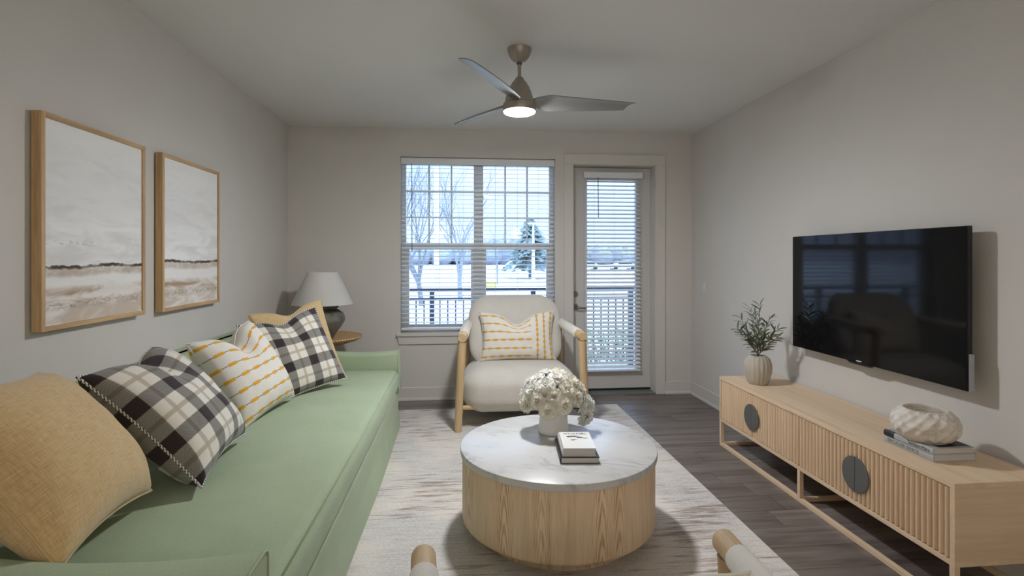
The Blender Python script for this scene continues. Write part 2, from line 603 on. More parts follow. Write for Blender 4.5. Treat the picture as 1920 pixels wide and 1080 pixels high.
# outside
M['concrete'] = plain('balcony_concrete', C(176, 176, 174), .9, .2, 60)
M['ground'] = plain('pale_tarmac', C(196, 198, 198), .95)
M['lawn'] = plain('winter_lawn', C(184, 186, 160), .95)
M['rail'] = plain('railing_paint', C(52, 60, 74), .5)
M['bark'] = plain('hazed_bark', C(128, 132, 138), .9)  # bark paled by haze that is mixed into the colour
M['bark2'] = plain('hazed_grey_bark', C(146, 150, 156), .9)  # lighter bark, also with the haze in its colour
M['wood_far'] = plain('hazed_woodland', C(150, 154, 164), .95)  # bluish haze of the distance is painted into this colour
M['conifer'] = plain('hazed_needles', C(120, 140, 136), .9)  # needle green washed out: haze is part of the colour
M['shrub'] = plain('shrub_leaf', C(112, 138, 88), .8)
M['pole'] = plain('white_pole', C(226, 230, 230), .5)
M['car_white'] = plain('white_car_paint', C(228, 230, 232), .3)
M['car_blue'] = plain('blue_grey_car_paint', C(120, 134, 152), .3)
M['car_red'] = plain('tail_light', C(190, 60, 60), .3)
M['car_glass'] = plain('car_window', C(50, 58, 66), .15)
M['tyre'] = plain('tyre', C(40, 40, 42), .8)
M['yellow'] = plain('yellow_paint', C(226, 206, 120), .6)


# ------------------------------------------------------------------ mesh building
class MB:
    def __init__(s):
        s.v, s.f, s.uv = [], [], []

    def add(s, vs, fs, uvs=None):
        o = len(s.v)
        s.v += [tuple(p) for p in vs]
        s.f += [tuple(i + o for i in q) for q in fs]
        s.uv += (uvs if uvs else [(0, 0)] * len(vs))
        return s

    def box(s, x0, x1, y0, y1, z0, z1):
        x0, x1 = min(x0, x1), max(x0, x1)
        y0, y1 = min(y0, y1), max(y0, y1)
        z0, z1 = min(z0, z1), max(z0, z1)
        vs = [(x0, y0, z0), (x1, y0, z0), (x1, y1, z0), (x0, y1, z0), (x0, y0, z1), (x1, y0, z1), (x1, y1, z1), (x0, y1, z1)]
        return s.add(vs, [(0, 3, 2, 1), (4, 5, 6, 7), (0, 1, 5, 4), (1, 2, 6, 5), (2, 3, 7, 6), (3, 0, 4, 7)])

    def tube(s, path, radii, n=8, cap=True, closed=False, ulen=None):
        P = [Vector(p) for p in path]
        if isinstance(radii, (int, float)):
            radii = [radii] * len(P)
        m = len(P)
        vs, fs, uvs = [], [], []
        nrm = None
        acc = 0.0
        for i in range(m):
            if closed:
                t = (P[(i + 1) % m] - P[i - 1])
            else:
                t = P[min(i + 1, m - 1)] - P[max(i - 1, 0)]
            t.normalize()
            if nrm is None:
                ref = Vector((0, 0, 1)) if abs(t.z) < .9 else Vector((1, 0, 0))
                nrm = t.cross(ref).normalized()
            nrm = (nrm - t * nrm.dot(t))
            if nrm.length < 1e-6:
                nrm = t.orthogonal()
            nrm.normalize()
            b = t.cross(nrm)
            if i:
                acc += (P[i] - P[i - 1]).length
            for k in range(n):
                a = 2 * PI * k / n
                vs.append(P[i] + (nrm * math.cos(a) + b * math.sin(a)) * radii[i])
                uvs.append((acc * (ulen or 1.0), k / n))
        rings = m if closed else m - 1
        for i in range(rings):
            j = (i + 1) % m
            for k in range(n):
                l = (k + 1) % n
                fs.append((i * n + k, i * n + l, j * n + l, j * n + k))
        if cap and not closed:
            fs.append(tuple(range(n - 1, -1, -1)))
            fs.append(tuple((m - 1) * n + k for k in range(n)))
        return s.add(vs, fs, uvs)

    def lathe(s, prof, n=32, c=(0, 0, 0), fn=None):
        vs, fs = [], []
        m = len(prof)
        for i, (r, z) in enumerate(prof):
            for k in range(n):
                a = 2 * PI * k / n
                rr = max(r, 1e-4)
                p = (rr * math.cos(a), rr * math.sin(a), z)
                if fn:
                    p = fn(p, a, i)
                vs.append((c[0] + p[0], c[1] + p[1], c[2] + p[2]))
        for i in range(m - 1):
            for k in range(n):
                l = (k + 1) % n
                fs.append((i * n + k, i * n + l, (i + 1) * n + l, (i + 1) * n + k))
        fs.append(tuple(range(n - 1, -1, -1)))
        fs.append(tuple((m - 1) * n + k for k in range(n)))
        return s.add(vs, fs)

    def prism(s, poly, axis, a0, a1):
        """Extrude a 2D polygon along an axis; poly is in the two other axes in xyz order."""
        n = len(poly)

        def pt(p, a):
            return {'X': (a, p[0], p[1]), 'Y': (p[0], a, p[1]), 'Z': (p[0], p[1], a)}[axis]
        vs = [pt(p, a0) for p in poly] + [pt(p, a1) for p in poly]
        fs = [tuple(range(n - 1, -1, -1)), tuple(range(n, 2 * n))]
        fs += [(i, (i + 1) % n, n + (i + 1) % n, n + i) for i in range(n)]
        return s.add(vs, fs)

    def rbox(s, c, h, r, seg=4, mid=6, fn=None):
        """Box of half sizes h with corners rounded by r (scalar or per axis)."""
        if isinstance(r, (int, float)):
            r = (r, r, r)
        r = [min(a, b * .999) for a, b in zip(r, h)]

        def ticks(i):
            core = h[i] - r[i]
            a = [-h[i] + r[i] * (1 - math.tan(PI / 4 * (1 - k / seg))) for k in range(seg)]
            b = [-core + 2 * core * k / mid for k in range(mid + 1)]
            return a + b + [-q for q in reversed(a)]
        T = [ticks(i) for i in range(3)]
        idx, vs, fs = {}, [], []

        def vert(q):
            key = tuple(round(x, 5) for x in q)
            if key in idx:
                return idx[key]
            inner = [max(-(h[i] - r[i]), min(h[i] - r[i], q[i])) for i in range(3)]
            d = Vector([(q[i] - inner[i]) / r[i] for i in range(3)])
            if d.length > 1e-9:
                d.normalize()
            p = [inner[i] + r[i] * d[i] for i in range(3)]
            if fn:
                p = fn(p, [p[i] / h[i] for i in range(3)])
            idx[key] = len(vs)
            vs.append((c[0] + p[0], c[1] + p[1], c[2] + p[2]))
            return idx[key]
        for ax in range(3):
            u, w = (ax + 1) % 3, (ax + 2) % 3
            for sg in (-1, 1):
                for i in range(len(T[u]) - 1):
                    for j in range(len(T[w]) - 1):
                        q = []
                        for (a, b) in ((i, j), (i + 1, j), (i + 1, j + 1), (i, j + 1)):
                            p = [0, 0, 0]
                            p[ax], p[u], p[w] = sg * h[ax], T[u][a], T[w][b]
                            q.append(vert(p))
                        if sg < 0:
                            q.reverse()
                        if len(set(q)) >= 3:
                            fs.append(tuple(dict.fromkeys(q)))
        return s.add(vs, fs)

    def grid(s, nu, nv, fn, uv=True):
        vs, uvs = [], []
        for j in range(nv + 1):
            for i in range(nu + 1):
                u, v = i / nu, j / nv
                vs.append(fn(u, v))
                uvs.append((u, v))
        fs = [(j * (nu + 1) + i, j * (nu + 1) + i + 1, (j + 1) * (nu + 1) + i + 1, (j + 1) * (nu + 1) + i)
              for j in range(nv) for i in range(nu)]
        return s.add(vs, fs, uvs)

    def mesh(s, name, mat, smooth=False, org=(0, 0, 0)):
        me = bpy.data.meshes.new(name)
        me.from_pydata([(p[0] - org[0], p[1] - org[1], p[2] - org[2]) for p in s.v], [], s.f)
        ul = me.uv_layers.new(name='UVMap')
        for lp in me.loops:
            ul.data[lp.index].uv = s.uv[lp.vertex_index]
        if mat:
            me.materials.append(mat)
        if smooth:
            me.polygons.foreach_set('use_smooth', [True] * len(me.polygons))
        me.update()
        return me

    def build(s, name, mat, parent=None, smooth=False, bevel=0, org=None, angle=None, seg=2):
        """Link as one mesh object. Geometry is in world coordinates; org (or the parent's base) becomes its origin."""
        if parent is not None:
            base = ORG.get(parent.name, (0, 0, 0))
        else:
            base = org if org else (0, 0, 0)
        ob = bpy.data.objects.new(name, s.mesh(name, mat, smooth, base))
        COL.objects.link(ob)
        if parent is not None:
            ob.parent = parent
        else:
            ob.location = base
        ORG[ob.name] = tuple(base)
        if bevel:
            md = ob.modifiers.new('bevel', 'BEVEL')
            md.width = bevel
            md.segments = seg
            md.limit_method = 'ANGLE'
            md.angle_limit = math.radians(35)
            md.harden_normals = False
        if smooth and angle:
            ob.data.set_sharp_from_angle(angle=math.radians(angle))
        return ob


ORG = {}


def tag(o, label, cat, group=None, kind=None):
    if label:
        o['label'] = label
    if cat:
        o['category'] = cat
    if group:
        o['group'] = group
    if kind:
        o['kind'] = kind
    return o


def thing(name, label, cat, loc=(0, 0, 0), group=None, rot=None, local=False):
    """Empty at the base of a thing; with local=True its parts are written in its own axes."""
    o = bpy.data.objects.new(name, None)
    o.empty_display_size = .05
    COL.objects.link(o)
    o.location = loc
    if rot is not None:
        o.rotation_euler = rot
    ORG[o.name] = (0, 0, 0) if local else tuple(loc)
    return tag(o, label, cat, group)


def struct(o):
    o['kind'] = 'structure'
    return o


def copy_tree(o, parent=None):
    c = o.copy()
    COL.objects.link(c)
    c.parent = parent
    ORG[c.name] = ORG.get(o.name, (0, 0, 0))
    for ch in list(o.children):
        copy_tree(ch, c)
    return c


def inst(name, me, parent, loc, rot=None, scale=None):
    """Another piece that shares mesh data, placed in its parent's axes."""
    o = bpy.data.objects.new(name, me)
    COL.objects.link(o)
    o.parent = parent
    b = ORG.get(parent.name, (0, 0, 0)) if parent is not None else (0, 0, 0)
    o.location = (loc[0] - b[0], loc[1] - b[1], loc[2] - b[2])
    if rot is not None:
        o.rotation_euler = rot
    if scale is not None:
        o.scale = scale
    return o


def text_mesh(name, body, size, mat, depth=.0004):
    cu = bpy.data.curves.new('tmp_text', 'FONT')
    cu.body = body
    cu.size = size
    cu.extrude = depth
    cu.align_x = 'CENTER'
    cu.align_y = 'CENTER'
    ob = bpy.data.objects.new('tmp_text', cu)
    COL.objects.link(ob)
    bpy.context.view_layer.update()
    me = bpy.data.meshes.new_from_object(ob)
    me.name = name
    me.materials.clear()
    me.materials.append(mat)
    bpy.data.objects.remove(ob, do_unlink=True)
    bpy.data.curves.remove(cu)
    return me


# ------------------------------------------------------------------ the room
XL, XR, YB, YF, ZC = -1.70, 2.43, 5.37, -3.6, 2.74
WT = .22                                       # thickness of the window wall

floor = struct(MB().box(XL, XR, YF, YB + .2, -.12, -.006).build('floor', M['subfloor'], org=(.36, .9, -.006)))
random.seed(4)
row_h = .182
row = 0
y = YB
variants = {}
while y > YF:
    y0 = max(y - row_h, YF)
    x = XL - random.random() * 1.1
    while x < XR:
        x0, x1 = max(x, XL), min(x + 1.22, XR)
        if x1 - x0 > .03:
            MB().box(x0 + .0012, x1 - .0012, y0 + .0012, y - .0012, -.006, 0.0).build('plank', M['plank'], floor)
        x += 1.22
    y = y0
    row += 1
# door sill strip of floor
struct(MB().box(1.155, 2.05, YB, YB + WT, -.10, .012).build('trim_1', M['threshold'], bevel=.004))

struct(MB().box(XL - .15, XR + .15, YF - .15, YB + WT, ZC, ZC + .12).build('ceiling', M['ceiling']))
struct(MB().box(XL - .15, XL, YF - .15, YB + WT, 0, ZC).build('wall_left', M['wall']))
struct(MB().box(XR, XR + .15, YF - .15, YB + WT, 0, ZC).build('wall_right', M['wall']))
struct(MB().box(XL, XR, YF - .15, YF, 0, ZC).build('wall_rear', M['wall']))
WX0, WX1, WZ0, WZ1 = -.612, .968, .668, 2.455   # window opening
DX0, DX1, DZ1 = 1.150, 2.046, 2.412             # door opening
wb = MB()
wb.box(XL, WX0, YB, YB + WT, 0, ZC)
wb.box(WX0, WX1, YB, YB + WT, 0, WZ0)
wb.box(WX0, WX1, YB, YB + WT, WZ1, ZC)
wb.box(WX1, DX0, YB, YB + WT, 0, ZC)
wb.box(DX0, DX1, YB, YB + WT, DZ1, ZC)
wb.box(DX1, XR, YB, YB + WT, 0, ZC)
struct(wb.build('wall_back', M['wall']))


def baseboard(name, x0, x1, y0, y1, axis, side):
    b = MB()
    if axis == 'X':
        b.prism([(y0, 0), (y0, .125), (y0 - .008, .13), (y0 - .014, .125), (y0 - .014, .022), (y0 - .024, .018), (y0 - .026, 0)], 'X', x0, x1)
    else:
        s = side
        b.prism([(x0, 0), (x0, .125), (x0 + s * .008, .13), (x0 + s * .014, .125), (x0 + s * .014, .022), (x0 + s * .024, .018), (x0 + s * .026, 0)], 'Y', y0, y1)
    return struct(b.build(name, M['trim']))


bb = MB()
for (a, b_) in ((XL, 1.062), (2.139, XR)):
    bb.prism([(YB, 0), (YB, .125), (YB - .008, .13), (YB - .014, .125), (YB - .014, .022), (YB - .024, .018), (YB - .026, 0)], 'X', a, b_)
struct(bb.build('baseboard_back', M['trim']))
baseboard('baseboard_left', XL, XL, YF, YB, 'Y', 1)
baseboard('baseboard_right', XR, XR, YF, YB, 'Y', -1)

# door casing and jamb
cs = MB()
for (a, b_) in ((1.060, DX0 + .004), (DX1 - .008, 2.139)):
    cs.box(a, b_, YB - .018, YB, 0, 2.404)
cs.box(1.060, 2.139, YB - .018, YB, 2.404, 2.512)
struct(cs.build('trim_2', M['trim'], bevel=.003))
jb = MB()
jb.box(DX0, DX0 + .012, YB, YB + WT, .012, DZ1)
jb.box(DX1 - .012, DX1, YB, YB + WT, .012, DZ1)
jb.box(DX0, DX1, YB, YB + WT, DZ1 - .012, DZ1)
struct(jb.build('trim_3', M['trim']))
# window stool and apron
st = MB()
st.box(WX0 + .0005, WX1 - .0005, YB - .002, YB + .125, WZ0 + .0005, WZ0 + .004)
st.box(WX0 - .035, WX1 + .035, YB - .03, YB - .0005, WZ0 - .024, WZ0 + .004)
st.prism([(WX0 - .03, WZ0 - .028), (WX1 + .03, WZ0 - .028), (WX1 + .008, WZ0 - .105), (WX0 - .008, WZ0 - .105)], 'Y', YB - .016, YB - .0005)
struct(st.build('trim_4', M['trim'], bevel=.003))

# ------------------------------------------------------------------ window
win = bpy.data.objects.new('window_1', None)
COL.objects.link(win)
win.location = (.178, 5.53, WZ0)
ORG[win.name] = tuple(win.location)
win['kind'] = 'structure'
GY0, GY1 = 5.505, 5.56
fr = MB()
fr.box(WX0, -.567, GY0 - .01, GY1 + .02, WZ0, WZ1)
fr.box(.927, WX1, GY0 - .01, GY1 + .02, WZ0, WZ1)
fr.box(-.567, .927, GY0 - .01, GY1 + .02, 2.392, WZ1)
fr.box(-.567, .927, GY0 - .01, GY1 + .02, WZ0, .705)
fr.build('window_frame', M['vinyl'], win, bevel=.003)
MB().box(.130, .228, GY0 - .012, GY1 + .02, .705, 2.392).build('mullion', M['vinyl'], win, bevel=.003)
for (a, b_) in ((-.567, .130), (.228, .927)):
    sash = MB()
    sash.box(a, b_, GY0, GY1, 1.518, 1.585)
    sash.build('meeting_rail', M['vinyl'], win, bevel=.002)
    lo = MB()
    lo.box(a, a + .03, GY0, GY0 + .03, .705, 1.518)
    lo.box(b_ - .03, b_, GY0, GY0 + .03, .705, 1.518)
    lo.box(a + .03, b_ - .03, GY0, GY0 + .03, .705, .745)
    lo.build('lower_sash', M['vinyl'], win)
    w = (b_ - a) / 3
    for k in (1, 2):
        MB().box(a + w * k - .009, a + w * k + .009, 5.53, 5.548, 1.585, 2.392).build('muntin', M['vinyl'], win)
    hgt = (2.392 - 1.585) / 3
    for k in (1, 2):
        MB().box(a, b_, 5.531, 5.547, 1.585 + hgt * k - .009, 1.585 + hgt * k + .009).build('muntin', M['vinyl'], win)
    MB().box(a + .03, b_ - .03, 5.518, 5.522, .745, 1.518).build('pane', M['glass'], win)
    for i in range(3):
        for j in range(3):
            MB().box(a + w * i + .009, a + w * (i + 1) - .009, 5.537, 5.541, 1.585 + hgt * j + .009, 1.585 + hgt * (j + 1) - .009).build('pane', M['glass'], win)


def blind(name, label, x0, x1, yc, ztop, zbot, pitch, tilt, wand_x, wand_z, val, ladders):
    t = thing(name, label, 'blind', ((x0 + x1) / 2, yc, zbot))
    v = MB()
    v.prism([(yc - .034, val[0]), (yc - .034, val[1] - .008), (yc - .026, val[1]), (yc + .03, val[1]), (yc + .03, val[0] + .01), (yc - .022, val[0])], 'X', val[2], val[3])
    v.build('valance', M['slat'], t, bevel=.003)
    me = MB()
    wd = .025
    prof = []
    for k in range(7):
        q = -1 + 2 * k / 6
        prof.append((q * wd, .0022 * (1 - q * q) + .0012))
    for k in range(6, -1, -1):
        q = -1 + 2 * k / 6
        prof.append((q * wd, .0022 * (1 - q * q) - .0012))
    ca, sa = math.cos(tilt), math.sin(tilt)
    prof = [(p[0] * ca - p[1] * sa, p[0] * sa + p[1] * ca) for p in prof]
    me.prism(prof, 'X', -(x1 - x0) / 2, (x1 - x0) / 2)
    sm = me.mesh('slat', M['slat'])
    z = ztop
    while z > zbot + .03:
        inst('slat', sm, t, ((x0 + x1) / 2, yc, z))
        z -= pitch
    MB().box(x0, x1, yc - .025, yc + .025, zbot - .004, zbot + .016).build('bottom_rail', M['slat'], t, bevel=.004)
    for lx in ladders:
        c = MB()
        for dy in (-.026, .026):
            c.tube([(lx, yc + dy, val[0] + .01), (lx, yc + dy, zbot)], .0009, 4)
        c.build('ladder_cord', M['cord'], t)
    wnd = MB().tube([(wand_x, yc - .04, val[0] + .005), (wand_x + .004, yc - .042, wand_z)], .0042, 6)
    wnd.build('wand', M['wand'], t, smooth=True)
    return t


blind('window_blind', 'wide white horizontal slat blind with open slats in the double window',
      -.606, .962, 5.425, 2.345, .706, .0448, math.radians(7), -.50, 1.50,
      (2.383, 2.452, -.609, .965), (-.43, -.22, .02, .35, .58, .80))

# ------------------------------------------------------------------ glazed door
dr = bpy.data.objects.new('door_1', None)
COL.objects.link(dr)
dr.location = (1.6, 5.53, .014)
ORG[dr.name] = tuple(dr.location)
dr['kind'] = 'structure'
LX0, LX1, LZ0, LZ1 = 1.335, 1.872, .225, 2.262
D0, D1 = 5.51, 5.555
ds = MB()
ds.box(1.164, LX0, D0, D1, .036, 2.396)
ds.box(LX1, 2.032, D0, D1, .036, 2.396)
ds.box(LX0, LX1, D0, D1, LZ1, 2.396)
ds.box(LX0, LX1, D0, D1, .036, LZ0)
ds.build('door_slab', M['door'], dr)
lf = MB()
for (a, b_, c0, d0) in ((LX0 - .03, LX0, LZ0 - .03, LZ1 + .03), (LX1, LX1 + .03, LZ0 - .03, LZ1 + .03)):
    lf.box(a, b_, D0 - .012, D0, c0, d0)
lf.box(LX0, LX1, D0 - .012, D0, LZ1, LZ1 + .03)
lf.box(LX0, LX1, D0 - .012, D0, LZ0 - .03, LZ0)
lf.build('lite_frame', M['door'], dr, bevel=.003)
MB().box(LX0, LX1, 5.53, 5.536, LZ0, LZ1).build('pane', M['glass'], dr)
MB().box(1.164, 2.032, D0 + .004, D1, .014, .036).build('door_sweep', M['rubber'], dr)
ws = MB()
ws.box(2.0325, 2.0345, D0 + .003, D1, .02, 2.396)
ws.box(1.164, 2.0345, D0 + .003, D1, 2.3965, 2.3995)
ws.build('weather_seal', M['rubber'], dr)


def disc_y(b, x, y0, y1, z, r, n=24):
    poly = [(x + r * math.cos(2 * PI * k / n), z + r * math.sin(2 * PI * k / n)) for k in range(n)]
    return b.prism(poly, 'Y', y0, y1)


db = disc_y(MB(), 1.205, D0 - .014, D0, 1.047, .032).build('deadbolt', M['nickel'], dr, bevel=.004)
disc_y(MB(), 1.205, D0 - .022, D0 - .014, 1.047, .018).box(1.200, 1.210, D0 - .036, D0 - .020, 1.03, 1.064).build('thumb_turn', M['nickel'], db, bevel=.002)
hd = disc_y(MB(), 1.208, D0 - .012, D0, .910, .034).build('handle_rose', M['nickel'], dr, bevel=.004)
lv = MB().tube([(1.208, D0 - .01, .908), (1.208, D0 - .05, .908), (1.222, D0 - .058, .906), (1.27, D0 - .058, .902), (1.318, D0 - .056, .900)], [.011, .011, .011, .009, .008], 10)
lv.build('lever', M['nickel'], hd, smooth=True, angle=50)
hg = MB()
for z in (.35, 1.25, 2.15):
    hg.tube([(1.160, D0 - .006, z - .045), (1.160, D0 - .006, z + .045)], .006, 8)
hg.build('hinge', M['nickel'], dr, smooth=True, angle=50)

blind('door_blind', 'narrow white slat blind with tilted slats hanging on the glazed door',
      1.318, 1.905, 5.468, 2.242, .232, .0428, math.radians(24), 1.435, 1.86,
      (2.278, 2.345, 1.288, 1.925), (1.40, 1.62, 1.84))

# ------------------------------------------------------------------ outside the window
struct(MB().box(-3.2, 5.2, YB + WT, 7.12, -.22, -.03).build('balcony_floor', M['concrete']))
struct(MB().box(-160, 200, 7.12, 420, -.60, -.45).build('ground', M['ground']))
tag(MB().box(-20, 40, 9.6, 17.5, -.45, -.43).build('lawn_strip', M['lawn'], org=(5, 13, -.45)), None, None, kind='structure')
rl = thing('balcony_railing', 'dark metal balcony railing with thin pickets outside the window', 'railing', (.95, 7.0, -.03))
for z0, z1 in ((.985, 1.03), (.868, .905), (.05, .085)):
    MB().box(-3.0, 5.0, 6.98, 7.02, z0, z1).build('rail', M['rail'], rl)
post_x = [-.385 + 1.345 * k for k in range(-1, 4)]
for px in post_x:
    MB().box(px - .03, px + .03, 6.97, 7.03, -.03, 1.0).build('post', M['rail'], rl)
pk = MB().box(-.008, .008, -.008, .008, .085, .868).mesh('picket', M['rail'])
for a in post_x[:-1]:
    for k in range(1, 13):
        px = a + 1.345 * k / 13
        inst('picket', pk, rl, (px, 7.0, 0))


def bare_tree(name, label, base, height, seed, mat, spread=.5, lean=0, depth=5):
    rng = random.Random(seed)
    t = thing(name, label, 'tree', base, 'bare trees beyond the balcony')
    trunk, br = MB(), MB()

    def grow(p, d, ln, r, lv):
        pts, rad = [p], [r]
        q = p.copy()
        dd = d.copy()
        nseg = 3
        for k in range(nseg):
            dd = (dd + Vector((rng.gauss(0, .09), rng.gauss(0, .09), rng.gauss(.03, .05)))).normalized()
            q = q + dd * ln / nseg
            pts.append(q.copy())
            rad.append(r * (1 - .38 * (k + 1) / nseg))
        (trunk if lv == 0 else br).tube(pts, rad, 6 if lv < 2 else 3, cap=False)
        if lv >= depth:
            return
        n = 3 if lv < 5 else 2
        for k in range(n + (1 if lv == 0 else 0)):
            i = rng.choice((1, 2, 3)) if k else 3
            a = rng.uniform(0, 2 * PI)
            side = Vector((math.cos(a), math.sin(a), rng.uniform(.0, .35)))
            nd = (dd * (1 - spread * .5) + side * spread * rng.uniform(.6, 1.1)).normalized()
            grow(pts[i], nd, ln * rng.uniform(.62, .85), rad[i] * .62, lv + 1)
    grow(Vector(base), Vector((lean, 0, 1)).normalized(), height * .24, height * .0105, 0)
    trunk.build('trunk', mat, t, smooth=True)
    br.build('branches', mat, t, smooth=True)
    return t


bare_tree('bare_tree', 'bare grey tree standing behind the white post', (-1.55, 21, -.45), 11, 5, M['bark'], .40, -.03, 6)
bare_tree('bare_tree', 'bare grey tree near the window centre mullion', (-.05, 23, -.45), 11.5, 9, M['bark2'], .40, .05, 6)
bare_tree('bare_tree', 'bare grey tree at the left edge of the window', (-2.7, 24, -.45), 12, 14, M['bark2'], .38, .02, 6)
bare_tree('bare_tree', 'slim bare tree behind the right window sash', (2.6, 38, -.45), 7.5, 21, M['bark2'], .42, -.06, 5)


def conifer(label, base, h, r, seed):
    rng = random.Random(seed)
    t = thing('conifer', label, 'tree', base)
    MB().tube([base, (base[0], base[1], base[2] + h * .9)], [h * .03, .02], 6).build('trunk', M['bark'], t)
    b = MB()
    for k in range(460):
        f = (k / 460) ** .8
        a = rng.uniform(0, 2 * PI)
        rr = r * (1 - f) * rng.uniform(.35, 1.05) + .05
        z = base[2] + h * (.12 + .88 * f)
        p = Vector((base[0] + rr * math.cos(a), base[1] + rr * math.sin(a), z))
        d = Vector((math.cos(a), math.sin(a), -.25)).normalized()
        sd = d.cross(Vector((0, 0, 1))).normalized()
        s_ = h * .09 * rng.uniform(.7, 1.3)
        b.add([p - d * s_, p + sd * s_ * .5, p + d * s_, p - sd * s_ * .5, p + Vector((0, 0, s_ * .5))],
              [(0, 1, 4), (1, 2, 4), (2, 3, 4), (3, 0, 4), (0, 3, 2, 1)])
    b.build('foliage', M['conifer'], t)


conifer('dark green conifer behind the right window sash', (6.3, 48, -.45), 5.4, 2.6, 3)

wf = MB()
rng = random.Random(8)
for k in range(520):
    x = rng.uniform(-70, 130)
    yy = rng.uniform(150, 185)
    h = rng.uniform(4.0, 7.2) * (1 + .18 * math.sin(x * .09))
    r = rng.uniform(1.6, 3.2)
    ring = []
    vs = []
    for (q, zf) in ((.5, .0), (1.0, .35), (.85, .7), (.35, .95)):
        for a in range(6):
            aa = 2 * PI * a / 6 + rng.uniform(-.2, .2)
            vs.append((x + r * q * math.cos(aa), yy + r * q * math.sin(aa), -.45 + h * zf + rng.uniform(-.3, .3)))
    vs.append((x, yy, -.45 + h))
    fs = [(i * 6 + a, i * 6 + (a + 1) % 6, (i + 1) * 6 + (a + 1) % 6, (i + 1) * 6 + a) for i in range(3) for a in range(6)]
    fs += [(18 + a, 18 + (a + 1) % 6, 24) for a in range(6)]
    wf.add(vs, fs)
tag(wf.build('distant_woodland', M['wood_far'], org=(30, 165, -.45)), 'haze-coloured line of distant woodland along the horizon', 'woodland', kind='stuff')

lp = thing('lamp_post', 'white round post standing in front of the bare trees', 'post', (-.80, 19, -.45))
MB().tube([(-.80, 17.2, -.45), (-.80, 17.2, 9)], .085, 12).build('shaft', M['pole'], lp, smooth=True, angle=50)
MB().lathe([(.17, 0), (.17, .12), (.1, .2)], 12, (-.80, 17.2, -.45)).build('base', M['pole'], lp)
lp.location = (-.80, 17.2, -.45)
for ch in lp.children:
    ch.location.y += 1.8
up = thing('light_pole', 'pale street light pole beside the conifer', 'post', (5.5, 40, -.45))
MB().tube([(5.5, 40, -.45), (5.5, 40, 4.1)], [.16, .07], 10).build('shaft', M['pole'], up, smooth=True, angle=50)
MB().box(5.0, 6.0, 39.85, 40.15, 4.02, 4.14).build('lamp_head', M['pole'], up)


def car(label, x, y, rz, mat):
    t = thing('parked_car', label, 'car', (x, y, -.45), 'cars in the parking area', (0, 0, rz), local=True)
    b = MB().prism([(-2.2, .28), (-2.25, .62), (-2.1, .84), (-1.2, .92), (1.0, .95), (2.0, .86), (2.25, .6), (2.2, .28)], 'Y', -.85, .85)
    b.build('body', mat, t, bevel=.08)
    cb = MB().prism([(-1.25, .9), (-.6, 1.42), (.9, 1.45), (1.8, .92)], 'Y', -.74, .74).build('cabin', mat, t, bevel=.06)
    g = MB()
    for sgn in (-1, 1):
        g.prism([(-1.0, .96), (-.52, 1.34), (.84, 1.36), (1.5, .96)], 'Y', sgn * .742, sgn * .748)
    g.build('side_window', M['car_glass'], cb)
    for wx in (-1.4, 1.4):
        for sgn in (-1, 1):
            disc_y(MB(), wx, sgn * .70, sgn * .87, .32, .32, 14).build('wheel', M['tyre'], t)
    for sgn in (-1, 1):
        MB().box(2.2, 2.28, sgn * .5, sgn * .8, .6, .74).build('tail_light', M['car_red'], t)
    return t


car('white parked car behind the right window sash', 7.6, 76, 0, M['car_white'])
car('blue grey parked car furthest right in the window', 13.0, 80, .15, M['car_blue'])
car('white parked car at the left of the door glass', 18.6, 78, 0, M['car_white'])
car('white parked car at the right of the door glass', 25.0, 80, .1, M['car_white'])
yb = thing('utility_box', 'low pale yellow box on the ground beyond the railing', 'box', (1.55, 30, -.45))
MB().box(1.25, 2.0, 29.8, 30.2, -.45, .02).build('body', M['yellow'], yb, bevel=.02)
MB().box(1.2, 2.05, 29.75, 30.25, .02, .06).build('lid', M['yellow'], yb, bevel=.01)


def shrub(label, x, y, r, h, seed):
    rng = random.Random(seed)
    t = thing('shrub', label, 'shrub', (x, y, -.45), 'low shrubs along the railing')
    lm, sm = MB(), MB()
    for k in range(9):
        a = rng.uniform(0, 2 * PI)
        top = (x + r * .7 * math.cos(a), y + r * .7 * math.sin(a), -.45 + h * rng.uniform(.6, .95))
        sm.tube([(x, y, -.45), top], [.012, .004], 4)
    for k in range(340):
        a, f = rng.uniform(0, 2 * PI), rng.random()
        rr = r * math.sqrt(rng.random()) * (1 - .4 * f)
        p = Vector((x + rr * math.cos(a), y + rr * math.sin(a), -.45 + h * (.12 + .88 * f)))
        d = Vector((rng.gauss(0, 1), rng.gauss(0, 1), rng.gauss(.4, .6))).normalized()
        sd = d.orthogonal().normalized()
        s_ = rng.uniform(.025, .05)
        lm.add([p - d * s_, p + sd * s_ * .5, p + d * s_, p - sd * s_ * .5], [(0, 1, 2, 3)])
    sm.build('stem', M['bark'], t)
    lm.build('foliage', M['shrub'], t)


for k, (x, lab) in enumerate(((1.9, 'leftmost low green shrub seen through the door glass'),
                              (2.55, 'middle low green shrub seen through the door glass'),
                              (3.2, 'rightmost low green shrub seen through the door glass'))):
    shrub(lab, x, 7.75 + .1 * (k % 2), .42, .78, 30 + k)

